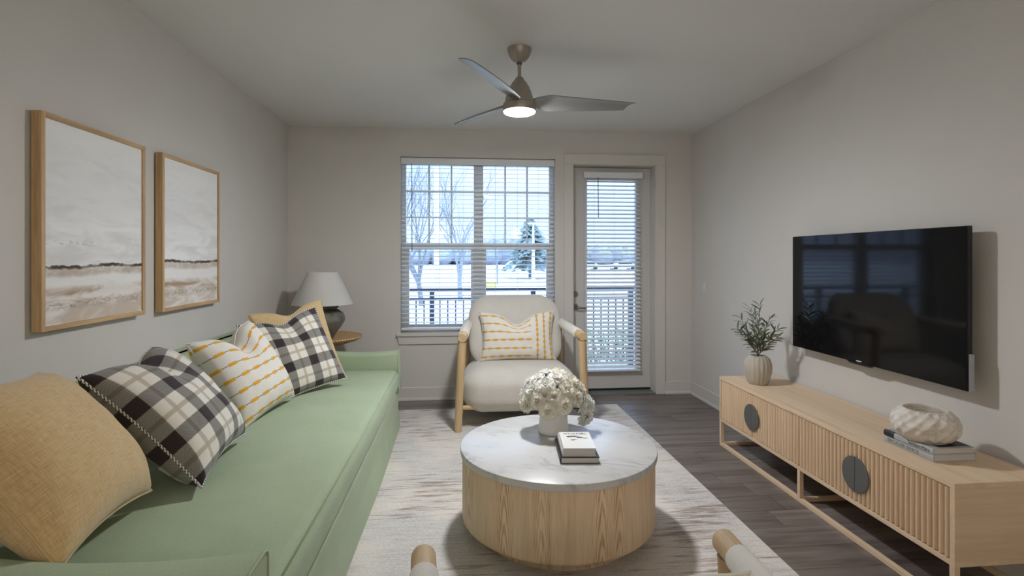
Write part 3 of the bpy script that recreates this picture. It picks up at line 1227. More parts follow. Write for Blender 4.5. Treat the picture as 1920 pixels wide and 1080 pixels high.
# ------------------------------------------------------------------ ceiling fan
FX, FY = .362, 3.27
fan = thing('ceiling_fan', 'brushed metal ceiling fan with three blades and a lit round lamp', 'ceiling fan', (FX, FY, ZC))
MB().lathe([(.0, 2.653), (.028, 2.653), (.034, 2.660), (.052, 2.676), (.066, 2.70), (.074, 2.722), (.076, 2.74)], 40, (FX, FY, 0)).build('canopy', M['fan_metal'], fan, smooth=True, angle=40)
MB().tube([(FX, FY, 2.66), (FX, FY, 2.54)], .0115, 14).build('downrod', M['fan_metal'], fan, smooth=True, angle=50)
MB().lathe([(.0, 2.640), (.017, 2.640), (.018, 2.652), (.0, 2.656)], 16, (FX, FY, 0)).build('rod_collar', M['dark_metal'], fan, smooth=True, angle=40)
MB().lathe([(.0, 2.562), (.020, 2.562), (.026, 2.555), (.030, 2.545), (.045, 2.528), (.062, 2.50), (.077, 2.465), (.087, 2.43), (.092, 2.402), (.092, 2.392), (.0, 2.392)], 40, (FX, FY, 0)).build('motor_housing', M['fan_metal'], fan, smooth=True, angle=40)
MB().lathe([(.0, 2.398), (.096, 2.398), (.103, 2.392), (.104, 2.360), (.101, 2.346), (.0, 2.346)], 40, (FX, FY, 0)).build('lamp_ring', M['fan_metal'], fan, smooth=True, angle=40)
MB().lathe([(.0, 2.346), (.098, 2.346), (.096, 2.341), (.085, 2.336), (.06, 2.332), (.03, 2.330), (.0, 2.3295)], 40, (FX, FY, 0)).build('lamp_disc', M['fan_lamp'], fan, smooth=True, angle=60)
for ang in (3, 123, 243):
    a = math.radians(ang)
    ca, sa = math.cos(a), math.sin(a)

    def blade(u, v, top):
        # u along the blade, v across; tapering, pitched, with a slanted tip
        L = .085 + u * (.61 + .05 * (1 - v))
        w0 = .062 + .09 * min(1, (u / .16)) ** .8 if u < .16 else .152 - .062 * ((u - .16) / .84) ** 1.2
        c = (v - .5) * w0 + .018 * math.sin(u * PI) * .6
        pitch = -math.radians(24 - 9 * u)
        camber = .012 * (1 - (2 * v - 1) ** 2)
        yy = c * math.cos(pitch)
        zz = c * math.sin(pitch) + camber + (.003 if top else -.003)
        return (FX + L * ca - yy * sa, FY + L * sa + yy * ca, 2.410 + zz + .004 * math.sin(u * PI))
    b = MB()
    nu, nv = 24, 8
    b.grid(nu, nv, lambda u, v: blade(u, v, True))
    o = len(b.v)
    b.grid(nu, nv, lambda u, v: blade(u, v, False))
    b.f = b.f[:nu * nv] + [tuple(reversed(q)) for q in b.f[nu * nv:]]
    W = nu + 1
    for i in range(nu):
        b.f.append((i + 1, i, o + i, o + i + 1))
        t_ = nv * W
        b.f.append((t_ + i, t_ + i + 1, o + t_ + i + 1, o + t_ + i))
    for j in range(nv):
        b.f.append((j * W, (j + 1) * W, o + (j + 1) * W, o + j * W))
        b.f.append(((j + 1) * W + nu, j * W + nu, o + j * W + nu, o + (j + 1) * W + nu))
    b.build('blade', M['fan_blade'], fan, smooth=True, angle=40)

# globes added out of view behind the camera to brighten the room
for k, (x, yy, lab) in enumerate(((-.55, -1.7, 'added fill light globe on the sofa side, unseen behind the camera'),
                                  (.40, -1.7, 'added fill light globe in the middle, unseen behind the camera'),
                                  (1.35, -1.7, 'added fill light globe on the television side, unseen behind the camera'))):
    cl = thing('fill_globe', lab, 'fill light', (x, yy, ZC), 'added fill globes behind the camera')
    MB().lathe([(.0, 2.715), (.055, 2.715), (.06, 2.725), (.06, 2.74), (.0, 2.74)], 24, (x, yy, 0)).build('ceiling_rose', M['fan_metal'], cl, smooth=True, angle=40)
    MB().tube([(x, yy, 2.72), (x, yy, 2.14)], .006, 8).build('rod', M['fan_metal'], cl, smooth=True)
    MB().lathe([(.0, 2.11), (.035, 2.11), (.035, 2.15), (.0, 2.155)], 20, (x, yy, 0)).build('holder', M['fan_metal'], cl, smooth=True, angle=40)
    MB().lathe([(.13 * math.sin(PI * q / 16), 2.0 - .13 * math.cos(PI * q / 16)) for q in range(16)] + [(.03, 2.125)], 28, (x, yy, 0)).build('globe', M['fill_lamp'], cl, smooth=True, angle=60)

# ------------------------------------------------------------------ rug
rg = MB()
rg.box(-.78, 1.505, .75, 4.985, 0.0005, .012)
tag(rg.build('area_rug', M['rug'], org=(.4, 2.9, 0), bevel=.004), 'cream distressed area rug with brown streaks under the coffee table', 'rug')

# ------------------------------------------------------------------ sofa
SZ = .0125
sofa = thing('sofa', 'long sage green sofa with slim curved arms along the left wall', 'sofa', (-1.08, 2.88, SZ))
SY0, SY1 = 1.30, 4.46
AT = .14


def skirt(p, q):
    # a hint of slack in the cloth towards the floor
    x, yv, z = p
    if q[0] > .5:
        x += .022 * max(0, -q[2]) + .006 * math.sin(yv * 3.1) * max(0, -q[2])
    return [x, yv, z]


MB().rbox((-1.085, (SY0 + SY1) / 2, (SZ + .338) / 2), (.563, (SY1 - SY0) / 2, (.338 - SZ) / 2), .016, 3, 14, skirt).build('base', M['sofa'], sofa, smooth=True)


def crown(p, q):
    x, yv, z = p
    k = max(0, 1 - q[0] ** 2) * max(0, 1 - abs(q[1]) ** 3)
    if q[2] > 0:
        z += .020 * k + .004 * mnoise.noise(Vector((x * 3, yv * 2, 0)))
    x += .010 * (1 - abs(q[1]) ** 6) * max(0, q[0]) * (1 - q[2] ** 2)
    return [x, yv, z]


seat = MB().rbox((-.985, 2.88, .447), (.483, (SY1 - SY0) / 2 - AT - .004, .082), (.05, .03, .05), 4, 16, crown).build('seat_cushion', M['sofa'], sofa, smooth=True)
_sx, _sy0, _sy1 = -.514, SY0 + AT + .02, SY1 - AT - .02
MB().tube([(_sx, _sy0, .516), (_sx + .008, (_sy0 + _sy1) / 2, .519), (_sx, _sy1, .516)], .004, 6).build('piping', M['sofa'], seat, smooth=True)


def backtop(p, q):
    x, yv, z = p
    if q[0] > 0:
        x -= .05 * max(0, q[2])
    return [x, yv, z]


MB().rbox((-1.570, 2.88, .62), (.125, (SY1 - SY0) / 2 - .005, .275), (.035, .03, .05), 4, 10, backtop).build('backrest', M['sofa'], sofa, smooth=True)


def arm_top(x):
    t = (x + .505) / -1.12                     # 0 at the front, 1 at the back
    return .668 - .012 * math.sin(min(1, t * 2) * PI) + .19 * max(0, (t - .42) / .58) ** 1.9


for (a, b_) in ((SY0, SY0 + AT), (SY1 - AT, SY1)):
    am = MB()
    nx, ny = 26, 8
    ring = []
    for i in range(nx + 1):
        x = -.507 - 1.113 * i / nx
        zt = arm_top(x)
        sec = []
        rr = .022
        for (yy, zz) in ((a, .344), (a, (.34 + zt) / 2), (a, zt - rr), (a + rr * .3, zt - rr * .3), (a + rr, zt), (b_ - rr, zt), (b_ - rr * .3, zt - rr * .3), (b_, zt - rr), (b_, (.34 + zt) / 2), (b_, .344)):
            sec.append((x, yy, zz))
        ring.append(sec)
    n = len(ring[0])
    vs = [p for sec in ring for p in sec]
    fs = []
    for i in range(nx):
        for k in range(n):
            l = (k + 1) % n
            fs.append((i * n + k, i * n + l, (i + 1) * n + l, (i + 1) * n + k))
    fs.append(tuple(range(n - 1, -1, -1)))
    fs.append(tuple(nx * n + k for k in range(n)))
    am.add(vs, fs)
    ob = am.build('arm', M['sofa'], sofa, smooth=True, angle=60, bevel=0)
    pp = MB()
    pp.tube([(-.508, yy, zz) for (_, yy, zz) in ring[0]], .0045, 6)
    pp.build('piping', M['sofa'], ob, smooth=True)


# ------------------------------------------------------------------ cushions
def cushion(name, label, c, yaw, tilt, roll, w, h, thick, mat, chop=.06, seed=0, cord=None, cord_r=.006, concave=.07, group=None, puff=1.0):
    n = Vector((math.cos(yaw) * math.cos(tilt), math.sin(yaw) * math.cos(tilt), math.sin(tilt)))
    r = Vector((-math.sin(yaw), math.cos(yaw), 0))
    u = n.cross(r)
    r2 = r * math.cos(roll) + u * math.sin(roll)
    u2 = -r * math.sin(roll) + u * math.cos(roll)
    R = Matrix((r2, u2, n)).transposed().to_4x4()
    t = thing(name, label, 'cushion', c, group, local=True)
    t.matrix_world = Matrix.Translation(Vector(c)) @ R

    def sstep(x, a, b):
        x = max(0, min(1, (x - a) / (b - a)))
        return x * x * (3 - 2 * x)

    def outline(uu, vv):
        x = uu * (w / 2) * (1 - concave * (1 - vv * vv) * abs(uu) ** 3)
        yv = vv * (h / 2) * (1 - concave * (1 - uu * uu) * abs(vv) ** 3)
        yv -= chop * math.exp(-(uu / .34) ** 2) * sstep(vv, -.1, 1.0)
        return x, yv

    def pt(uu, vv, sg):
        x, yv = outline(uu, vv)
        k = (max(0, 1 - abs(uu) ** 2.3) * max(0, 1 - abs(vv) ** 2.3)) ** (.52 / puff)
        z = thick / 2 * k
        dent = math.exp(-(uu / .22) ** 2) * sstep(vv, .0, 1.0)
        z *= 1 - (.45 * dent if chop else 0)
        nz = mnoise.noise(Vector((uu * 2.2 + seed, vv * 2.2, sg))) * .012 + mnoise.noise(Vector((uu * 5 + seed, vv * 3, sg + 5))) * .005
        # soft creases running in from the corners
        cr = 0
        for (a, b) in ((1, 1), (-1, 1), (1, -1), (-1, -1)):
            du, dv = a - uu, b - vv
            rad = math.hypot(du, dv)
            if rad < 1.0:
                cr += math.sin(math.atan2(dv, du) * 14 + seed) * .004 * (1 - rad) * k
        return (x, yv, sg * (z + (nz * k) + cr))
    N = 34
    b = MB()

    def prm(i):
        q = -1 + 2 * i / N
        return math.copysign(abs(q) ** .8, q)
    idx = {}

    def vid(i, j, sg):
        edge = i in (0, N) or j in (0, N)
        key = (i, j, 0 if edge else sg)
        if key not in idx:
            uu, vv = prm(i), prm(j)
            idx[key] = len(b.v)
            b.v.append(pt(uu, vv, sg) if not edge else (*outline(uu, vv), 0.0))
            b.uv.append(((uu + 1) / 2, (vv + 1) / 2))
        return idx[key]
    for sg in (1, -1):
        for i in range(N):
            for j in range(N):
                q = [vid(i, j, sg), vid(i + 1, j, sg), vid(i + 1, j + 1, sg), vid(i, j + 1, sg)]
                b.f.append(tuple(q if sg > 0 else reversed(q)))
    b.build('cover', mat, t, smooth=True)
    if cord:
        path = []
        K = 30
        for (a0, b0, a1, b1) in ((-1, -1, 1, -1), (1, -1, 1, 1), (1, 1, -1, 1), (-1, 1, -1, -1)):
            for k in range(K):
                f = k / K
                x, yv = outline(a0 + (a1 - a0) * f, b0 + (b1 - b0) * f)
                path.append((x, yv, 0))
        cb = MB().tube(path, cord_r, 6, closed=True, ulen=62)
        cb.build('piping', cord, t, smooth=True)
    return t


cushion('tan_cushion', 'large plain tan linen cushion at the near end of the sofa', (-1.235, 1.70, .835), .20, .68, -.08, .56, .56, .30, M['tan'], .0, 1, M['tan'], .004, .10, None, 1.12)
cushion('plaid_cushion', 'black and white plaid cushion beside the large tan cushion', (-1.19, 2.311, .80), .104, .743, .024, .585, .585, .28, M['plaid'], .055, 2, M['braid'], .005, .10, None, 1.2)
cushion('beaded_cushion', 'square cream cushion with yellow beaded rows between two plaid cushions', (-1.215, 3.10, .785), -.254, .52, .12, .54, .54, .25, M['bead'], .10, 3, M['wrap'], .003, .08, None, 1.2)
cushion('plaid_cushion', 'black and white plaid cushion leaning on a tan cushion by the lamp', (-1.10, 3.60, .80), -.80, .50, .16, .56, .56, .18, M['plaid'], .05, 5, M['braid'], .0055)
cushion('tan_cushion', 'tan linen cushion mostly hidden behind a plaid cushion near the lamp', (-1.155, 3.86, .82), -.768, .331, .136, .56, .56, .16, M['tan'], .05, 7, M['tan'], .004)

# ------------------------------------------------------------------ side table and lamp
TX, TY = -1.255, 4.92
tb = thing('side_table', 'round woven rattan side table between sofa and back wall', 'side table', (TX, TY, 0))
MB().lathe([(.0, .640), (.08, .640), (.20, .652), (.30, .680), (.345, .705), (.352, .715), (.346, .722), (.335, .718), (.29, .704), (.20, .693), (.0, .690)], 56, (TX, TY, 0)).build('table_top', M['rattan'], tb, smooth=True, angle=50)
MB().lathe([(.0, .03), (.09, .03), (.075, .12), (.06, .32), (.07, .52), (.10, .64), (.0, .64)], 28, (TX, TY, 0)).build('pedestal', M['rattan'], tb, smooth=True, angle=50)
MB().lathe([(.0, 0), (.19, 0), (.195, .015), (.18, .03), (.0, .03)], 36, (TX, TY, 0)).build('foot', M['rattan'], tb, smooth=True, angle=50)
lm = thing('table_lamp', 'table lamp with dark grey ceramic urn base and pale cone shade', 'lamp', (TX, TY, .692))
z0 = .692
MB().lathe([(.0, z0), (.085, z0), (.092, z0 + .01), (.12, z0 + .06), (.165, z0 + .12), (.192, z0 + .165), (.194, z0 + .172), (.196, z0 + .18), (.194, z0 + .205), (.175, z0 + .24), (.135, z0 + .268), (.118, z0 + .276), (.132, z0 + .284), (.138, z0 + .297), (.132, z0 + .308), (.0, z0 + .308)], 48, (TX, TY, 0)).build('urn', M['ceramic'], lm, smooth=True, angle=50)
MB().tube([(TX, TY, z0 + .3), (TX, TY, 1.26)], .009, 10).build('stem', M['dark_metal'], lm, smooth=True)
sh = []
for (r, z) in ((.264, 1.014), (.130, 1.302)):
    sh.append((r, z))
MB().lathe([(.265, 1.012), (.2655, 1.016), (.132, 1.303), (.129, 1.303), (.128, 1.300), (.261, 1.014), (.265, 1.012)], 64, (TX, TY, 0)).build('shade', M['shade'], lm, smooth=True, angle=50)
for ob in lm.children:
    if ob.name.startswith('shade'):
        me = ob.data
        big = [p for p in me.polygons if len(p.vertices) > 10]
        import bmesh
        bm = bmesh.new()
        bm.from_mesh(me)
        bmesh.ops.delete(bm, geom=[f for f in bm.faces if len(f.verts) > 10], context='FACES_ONLY')
        bm.to_mesh(me)
        bm.free()
sp = MB()
for k in range(3):
    a = 2 * PI * k / 3
    sp.tube([(TX, TY, 1.262), (TX + .130 * math.cos(a), TY + .130 * math.sin(a), 1.297)], .003, 6)
sp.build('shade_spider', M['dark_metal'], lm)

# ------------------------------------------------------------------ pictures
for (nm, lab, y0, y1, z0, z1, art) in (
        ('framed_picture', 'larger-looking oak framed shore watercolour, nearer the camera', 2.25, 2.939, 1.135, 2.017, 'art1'),
        ('framed_picture', 'oak framed dune watercolour nearer the table lamp', 3.098, 3.792, 1.128, 2.020, 'art2')):
    t = thing(nm, lab, 'picture', (XL, (y0 + y1) / 2, z0))
    fx0, fx1, fw = XL + .006, -1.655, .021
    for (a, b_) in ((y0, y0 + fw), (y1 - fw, y1)):
        MB().box(fx0, fx1, a, b_, z0, z1).build('frame_stile', M['frame_z'], t, bevel=.0015)
    for (a, b_) in ((z0, z0 + fw), (z1 - fw, z1)):
        MB().box(fx0, fx1, y0 + fw, y1 - fw, a, b_).build('frame_rail', M['frame_y'], t, bevel=.0015)
    c = MB()
    c.add([(fx1 - .008, y0 + fw, z0 + fw), (fx1 - .008, y1 - fw, z0 + fw), (fx1 - .008, y1 - fw, z1 - fw), (fx1 - .008, y0 + fw, z1 - fw),
           (fx0, y0 + fw, z0 + fw), (fx0, y1 - fw, z0 + fw), (fx0, y1 - fw, z1 - fw), (fx0, y0 + fw, z1 - fw)],
          [(0, 1, 2, 3), (7, 6, 5, 4), (0, 4, 5, 1), (1, 5, 6, 2), (2, 6, 7, 3), (3, 7, 4, 0)],
          [(0, 0), (1, 0), (1, 1), (0, 1), (0, 0), (1, 0), (1, 1), (0, 1)])
    c.build('artwork', M[art], t)

# ------------------------------------------------------------------ armchairs (written about their own base, facing -Y)
ac = thing('armchair', 'cream boucle armchair with round wooden arms in front of the window', 'armchair', (.505, 4.70, .012), local=True)
HW = .497


def seat_fn(p, q):
    x, yv, z = p
    k = max(0, 1 - q[0] ** 2) * max(0, 1 - q[1] ** 2)
    if q[2] > 0:
        z += .02 * k
    x *= 1 + .025 * (1 - q[2] ** 2) - .05 * max(0, q[1])
    yv -= .02 * (1 - q[2] ** 2) * (1 if q[1] < 0 else 0) * abs(q[1])
    return [x, yv, z]


so = MB().rbox((0, .02, .292), (.478, .378, .186), (.17, .17, .135), 6, 6, seat_fn).build('seat', M['boucle'], ac, smooth=True)


def back_fn(p, q):
    x, yv, z = p
    yv += .11 * (z / .32)                              # reclined
    yv += -.02 * (1 - q[0] ** 2) * (1 - q[2] ** 2)
    yv += -.03 * q[0] ** 2                             # wraps forward at the sides
    x *= 1 - .02 * max(0, -q[2])
    return [x, yv, z]


MB().rbox((0, .27, .735), (.435, .115, .322), (.20, .09, .20), 6, 6, back_fn).build('backrest', M['boucle'], ac, smooth=True)
seam = []
for k in range(41):
    a = PI + PI * k / 40
    seam.append((.468 * math.copysign(abs(math.cos(a)) ** .55, math.cos(a)), .005 - .352 * abs(math.sin(a)) ** .55, .405))
MB().tube(seam, .0035, 5).build('seam', M['boucle'], so, smooth=True)
for s_ in (-1, 1):
    # tapered front leg leaning out, and rear leg
    lg = MB().tube([(s_ * .532, -.385, 0), (s_ * .520, -.385, .30), (s_ * .498, -.385, .735)], [.030, .033, .036], 14)
    lg.build('leg', M['ash_z'], ac, smooth=True, angle=50)
    lg = MB().tube([(s_ * .465, .405, 0), (s_ * .452, .385, .40), (s_ * .438, .355, .785)], [.028, .032, .034], 14)
    lg.build('leg', M['ash_z'], ac, smooth=True, angle=50)
    p0, p1 = Vector((s_ * .498, -.425, .768)), Vector((s_ * .434, .375, .805))
    armo = MB().tube([p0, p0 + (p1 - p0) * .012, p0 + (p1 - p0) * .5, p1], [.034, .039, .039, .037], 20).build('arm', M['ash_y'], ac, smooth=True, angle=50)
    q0, q1 = p0 + (p1 - p0) * .15, p0 + (p1 - p0) * .93
    MB().tube([q0, q0 + (q1 - q0) * .01, q1 - (q1 - q0) * .01, q1], [.040, .044, .044, .041], 20).build('arm_wrap', M['wrap'], armo, smooth=True, angle=60)
    MB().tube([(s_ * .518, -.385, .135), (s_ * .458, .39, .135)], .022, 10).build('side_rail', M['ash_y'], ac, smooth=True, angle=50)
MB().tube([(-.515, -.30, .170), (.515, -.30, .170)], .020, 10).build('front_rail', M['ash_x'], ac, smooth=True, angle=50)
MB().tube([(-.455, .385, .135), (.455, .385, .135)], .020, 10).build('back_rail', M['ash_x'], ac, smooth=True, angle=50)

ac2 = copy_tree(ac)
ac2['label'] = 'armchair in the foreground with only its two arm ends in view'
ac2.location = (.308, 1.035, .012)
ac2.rotation_euler = (0, 0, PI)
ac2.scale = (.815, .815, .84)
ac['group'] = ac2['group'] = 'matching armchairs on the rug'

cushion('lumbar_cushion', 'oblong cream cushion with yellow beads resting on the window armchair', (.512, 4.79, .715), -PI / 2, .24, .0, .70, .455, .19, M['bead2'], .10, 11, M['wrap'], .003, .10)
cushion('lumbar_cushion', 'beaded cream cushion whose corner shows on the foreground armchair', (.262, .985, .624), PI / 2, .20, .0, .56, .44, .16, M['bead2'], .06, 13, M['wrap'], .003, .06)

# ------------------------------------------------------------------ coffee table
CX, CY = .507, 2.752
ct = thing('coffee_table', 'round oak drum coffee table with a white marble top', 'coffee table', (CX, CY, .012))
MB().lathe([(.0, .012), (.405, .012), (.405, .088), (.0, .088)], 96, (CX, CY, 0)).build('plinth', M['veneer'], ct, smooth=True, angle=40)
MB().lathe([(.0, .086), (.494, .086), (.500, .092), (.502, .10), (.502, .414), (.0, .414)], 128, (CX, CY, 0)).build('drum', M['veneer'], ct, smooth=True, angle=40)
MB().lathe([(.0, .414), (.508, .414), (.512, .418), (.513, .424), (.513, .442), (.511, .448), (.506, .451), (.0, .451)], 128, (CX, CY, 0)).build('marble_top', M['marble'], ct, smooth=True, angle=40)

# vase of roses
VX, VY, VZ = .517, 2.925, .451
tag(MB().lathe([(.0, 0), (.082, 0), (.086, .004), (.085, .02), (.077, .10), (.071, .15), (.069, .168), (.066, .170), (.063, .166), (.070, .09), (.072, .02), (.0, .015)], 48, (VX, VY, VZ)).build('flower_vase', M['porcelain'], org=(VX, VY, VZ), smooth=True, angle=50),
    'plain white porcelain vase holding the roses on the coffee table', 'vase')


def bloom_mesh(seed, mat):
    """Open ruffled rose: a tight heart inside overlapping, outward curling petals."""
    rng = random.Random(seed)
    b = MB()
    # petals per ring, radius at foot, opening angle, length, width
    rings = ((3, .0045, 100, .026, .012), (4, .007, 92, .027, .015), (5, .0095, 76, .029, .018), (6, .012, 54, .031, .021), (7, .014, 30, .033, .023), (7, .014, 8, .035, .025))
    for ri, (n, rad, open_, ln, wd0) in enumerate(rings):
        for k in range(n):
            a = 2 * PI * (k + .5 * (ri % 2)) / n + rng.uniform(-.12, .12)
            up = math.radians(open_ + rng.uniform(-6, 6))
            L = ln * rng.uniform(.93, 1.07)
            wd = wd0 * rng.uniform(.9, 1.1)
            ph = rng.uniform(0, 6)

            def pf(u, v):
                s = (u - .5) * 2
                wv = wd * (.45 + .55 * math.sin(min(1, v * 1.15) * PI * .5)) * math.sqrt(max(.05, 1 - (max(0, v - .62) / .42) ** 2))
                t_ = up - math.radians((0, 6, 26, 34, 30, 22)[ri]) * v * v          # rolls outward towards the lip
                rr = rad + L * v * math.cos(t_)
                zz = .004 + L * v * math.sin(t_)
                zz += .0030 * math.sin(s * 6 + ph) * v * v
                th = s * wv / max(rr, .009) * .85                               # wraps round the heart
                return (rr * math.cos(a + th), rr * math.sin(a + th), zz + .003 * s * s * v)
            b.grid(5, 5, pf)
    b.lathe([(.0, -.012), (.006, -.010), (.012, .0), (.010, .012), (.006, .020), (.0, .024)], 8)
    return b.mesh('bloom', mat, smooth=True)


blooms = [bloom_mesh(k, M['petal'] if k % 3 else M['petal2']) for k in range(5)]
leaf_b = MB()
leaf_b.grid(4, 6, lambda u, v: ((u - .5) * .022 * math.sin((v * .92 + .04) * PI) ** .8, v * .05, .004 * math.sin(v * PI) + .008 * (u - .5) ** 2 * 4 * .5))
rose_leaf = leaf_b.mesh('leaf', M['rose_leaf'], smooth=True)
# domed bouquet
rr = random.Random(12)
spots = []
GA = PI * (3 - math.sqrt(5))
NR = 31
BC = Vector((VX - .002, VY, VZ + .185))
for k in range(NR):
    f = (k + .5) / NR
    el = 1 - f * 1.28                            # from the crown to a little below the rim
    ring = math.sqrt(max(0, 1 - el * el))
    a = k * GA
    d = Vector((ring * math.cos(a), ring * math.sin(a), el))
    spots.append((BC + Vector((d.x * .158, d.y * .145, d.z * .140)), d))
spots.append((Vector((VX + .196, VY - .005, VZ + .155)), Vector((.9, -.35, .25))))
spots.append((Vector((VX + .176, VY - .02, VZ + .085)), Vector((.5, -.7, -.35))))
for k, (p, d) in enumerate(spots):
    d = d.normalized()
    lab = 'white ruffled rose in the domed bouquet'
    grp = 'roses of the bouquet'
    if k == 0:
        lab, grp = 'topmost white rose at the crown of the bouquet', None
    if k == NR:
        lab, grp = 'white rose on a leafy stem leaning out at the right of the bouquet', None
    if k == NR + 1:
        lab, grp = 'lowest drooping white rose right of the vase', None
    t = thing('rose', lab, 'flower', (VX, VY, VZ + .02), grp)
    bl = inst('bloom', blooms[k % 5], t, p)
    bl.rotation_euler = d.to_track_quat('Z', 'Y').to_euler()
    s_ = rr.uniform(1.0, 1.18)
    bl.scale = (s_, s_, s_)
    mouth = Vector((VX + (p.x - VX) * .25, VY + (p.y - VY) * .25, VZ + .165))
    base = Vector((VX - (p.x - VX) * .12, VY - (p.y - VY) * .12, VZ + .02))
    MB().tube([base, mouth, (mouth + p) / 2 + Vector((0, 0, .012)), p - d * .008], .0022, 5).build('stem', M['stem'], t, smooth=True)
    nl = 1 if k < NR else 3
    for q in range(nl):
        f = .45 + .2 * q
        lp_ = mouth + (p - mouth) * (f if k >= NR else .75)
        dd = (d + Vector((rr.uniform(-.8, .8), rr.uniform(-.8, .8), rr.uniform(-.1, .7)))).normalized()
        lo = inst('leaf', rose_leaf, t, lp_)
        lo.rotation_euler = dd.to_track_quat('Y', 'Z').to_euler()


# books
def book(name, label, c, w, d, h, rz, cover, spine_side=-1, group=None):
    """Closed hardback: boards, rounded spine on the -X side, recessed page block."""
    t = thing(name, label, 'book', c, group, (0, 0, rz), local=True)
    bt = .0025
    MB().box(-w / 2, w / 2, -d / 2, d / 2, 0, bt).build('back_board', cover, t, bevel=.0006)
    MB().box(-w / 2, w / 2, -d / 2, d / 2, h - bt, h).build('front_board', cover, t, bevel=.0006)
    sp_ = MB().prism([(-w / 2, 0), (-w / 2 - .003, h * .2), (-w / 2 - .004, h * .5), (-w / 2 - .003, h * .8), (-w / 2, h), (-w / 2 + .003, h), (-w / 2 + .003, 0)], 'Y', -d / 2, d / 2)
    sp_.build('spine', cover, t)
    MB().box(-w / 2 + .003, w / 2 - .004, -d / 2 + .004, d / 2 - .004, bt, h - bt).build('pages', M['pages'], t)
    return t


bk1 = book('book', 'black bound book under the white book on the coffee table', (.575, 2.59, .4515), .185, .27, .030, math.radians(-5), M['book_black'])
gl = MB().box(-.0968, -.0964, .03, .10, .011, .019)
gl.build('spine_lettering', M['gold'], bk1)
bk2 = book('book', 'white fashion book with black lettering on the coffee table', (.573, 2.585, .4816), .160, .235, .040, math.radians(-5), M['book_white'])
tm = text_mesh('title', 'CHANEL', .030, M['ink'])
inst('title', tm, bk2, (.004, .088, .0403), None, (1.05, .85, 1))
# printed motif on the cover: a slim dark brush stroke with a small brown shape
mo = MB()
for (x0, y0, x1, y1, w_) in ((-.045, .052, .035, .036, .010), (-.030, .060, .02, .053, .006), (.005, .032, .060, .022, .009)):
    L = math.hypot(x1 - x0, y1 - y0)
    nx_, ny_ = -(y1 - y0) / L, (x1 - x0) / L
    pl = []
    for k in range(9):
        f = k / 8
        ww = w_ * (.4 + .6 * math.sin(f * PI)) * (1 + .3 * math.sin(k * 2.1))
        pl.append((x0 + (x1 - x0) * f + nx_ * ww / 2, y0 + (y1 - y0) * f + ny_ * ww / 2))
    for k in range(8, -1, -1):
        f = k / 8
        ww = w_ * (.4 + .6 * math.sin(f * PI)) * (1 + .3 * math.sin(k * 1.3))
        pl.append((x0 + (x1 - x0) * f - nx_ * ww / 2, y0 + (y1 - y0) * f - ny_ * ww / 2))
    mo.prism(pl, 'Z', .0400, .0404)
mo.build('cover_motif', M['ink'], bk2)
MB().prism([(-.045, .045), (-.025, .047), (-.022, .040), (-.038, .036)], 'Z', .0400, .0406).build('cover_motif_red', M['ink_red'], bk2)
MB().prism([(-.03, .002), (-.012, .008), (.006, -.001), (-.012, -.006), (-.024, -.012)], 'Z', .0400, .0404).build('cover_motif_brown', M['ink_brown'], bk2)

# ------------------------------------------------------------------ media console
KX0, KX1, KY0, KY1, KZ0, KZ1 = 1.968, 2.415, 1.925, 3.855, .188, .525
cn = thing('media_console', 'long low pale oak media console with fluted doors and open base', 'cabinet', ((KX0 + KX1) / 2, (KY0 + KY1) / 2, 0))
MB().box(KX0, KX1, KY0, KY1, KZ1 - .022, KZ1).build('top_panel', M['oak_y'], cn, bevel=.0015)
MB().box(KX0, KX1, KY0, KY1, KZ0, KZ0 + .022).build('bottom_panel', M['oak_y'], cn, bevel=.0015)
for (a, b_) in ((KY0, KY0 + .022), (KY1 - .022, KY1)):
    MB().box(KX0, KX1, a, b_, KZ0 + .022, KZ1 - .022).build('side_panel', M['oak_x'], cn, bevel=.0015)
MB().box(KX1 - .012, KX1, KY0 + .022, KY1 - .022, KZ0 + .022, KZ1 - .022).build('back_panel', M['oak_y'], cn)
MB().box(KX0 + .03, KX1 - .012, 2.895, 2.913, KZ0 + .022, KZ1 - .022).build('divider', M['oak_x'], cn)
edges = [KY0 + .024, 2.452, 2.904, 3.397, KY1 - .024]
hz_c = .347
slat_h0, slat_h1 = KZ0 + .026, KZ1 - .026
for i in range(4):
    a, b_ = edges[i] + .0015, edges[i + 1] - .0015
    d_ = MB().box(KX0 + .014, KX0 + .028, a, b_, slat_h0, slat_h1).build('door', M['oak_z'], cn)
    n = round((b_ - a) / .0282)
    wd = (b_ - a) / n
    prof = [(0, -wd / 2 + .0030)] + [(-.004 - .012 * math.sin(PI * k / 8) ** .8, -wd / 2 + .0030 + (wd - .0060) * k / 8) for k in range(0, 9)] + [(0, wd / 2 - .0030)]
    sm = MB().prism(prof, 'Z', slat_h0, slat_h1).mesh('slat', M['oak_z'], smooth=False)
    for k in range(n):
        inst('slat', sm, d_, (KX0 + .014, a + wd * (k + .5), 0))
    hy_ = edges[1] if i < 2 else edges[3]
    s_ = -1 if i in (0, 2) else 1
    pl = [(hy_ + s_ * .001 + s_ * .088 * math.sin(PI * k / 24), hz_c - .088 * math.cos(PI * k / 24)) for k in range(25)]
    MB().prism(pl, 'X', KX0 - .010, KX0 - .002).build('handle', M['dark_metal'], d_, bevel=.002)
PW = .024
for yy in (KY0 + .001, 2.895, KY1 - PW - .001):
    for xx in (KX0 + .001, KX1 - PW - .001):
        MB().box(xx, xx + PW, yy, yy + PW, PW, KZ0).build('leg', M['oak_z'], cn, bevel=.001)
for xx in (KX0 + .001, KX1 - PW - .001):
    MB().box(xx, xx + PW, KY0 + .001, KY1 - .001, 0.001, PW).build('base_rail', M['oak_y'], cn, bevel=.001)
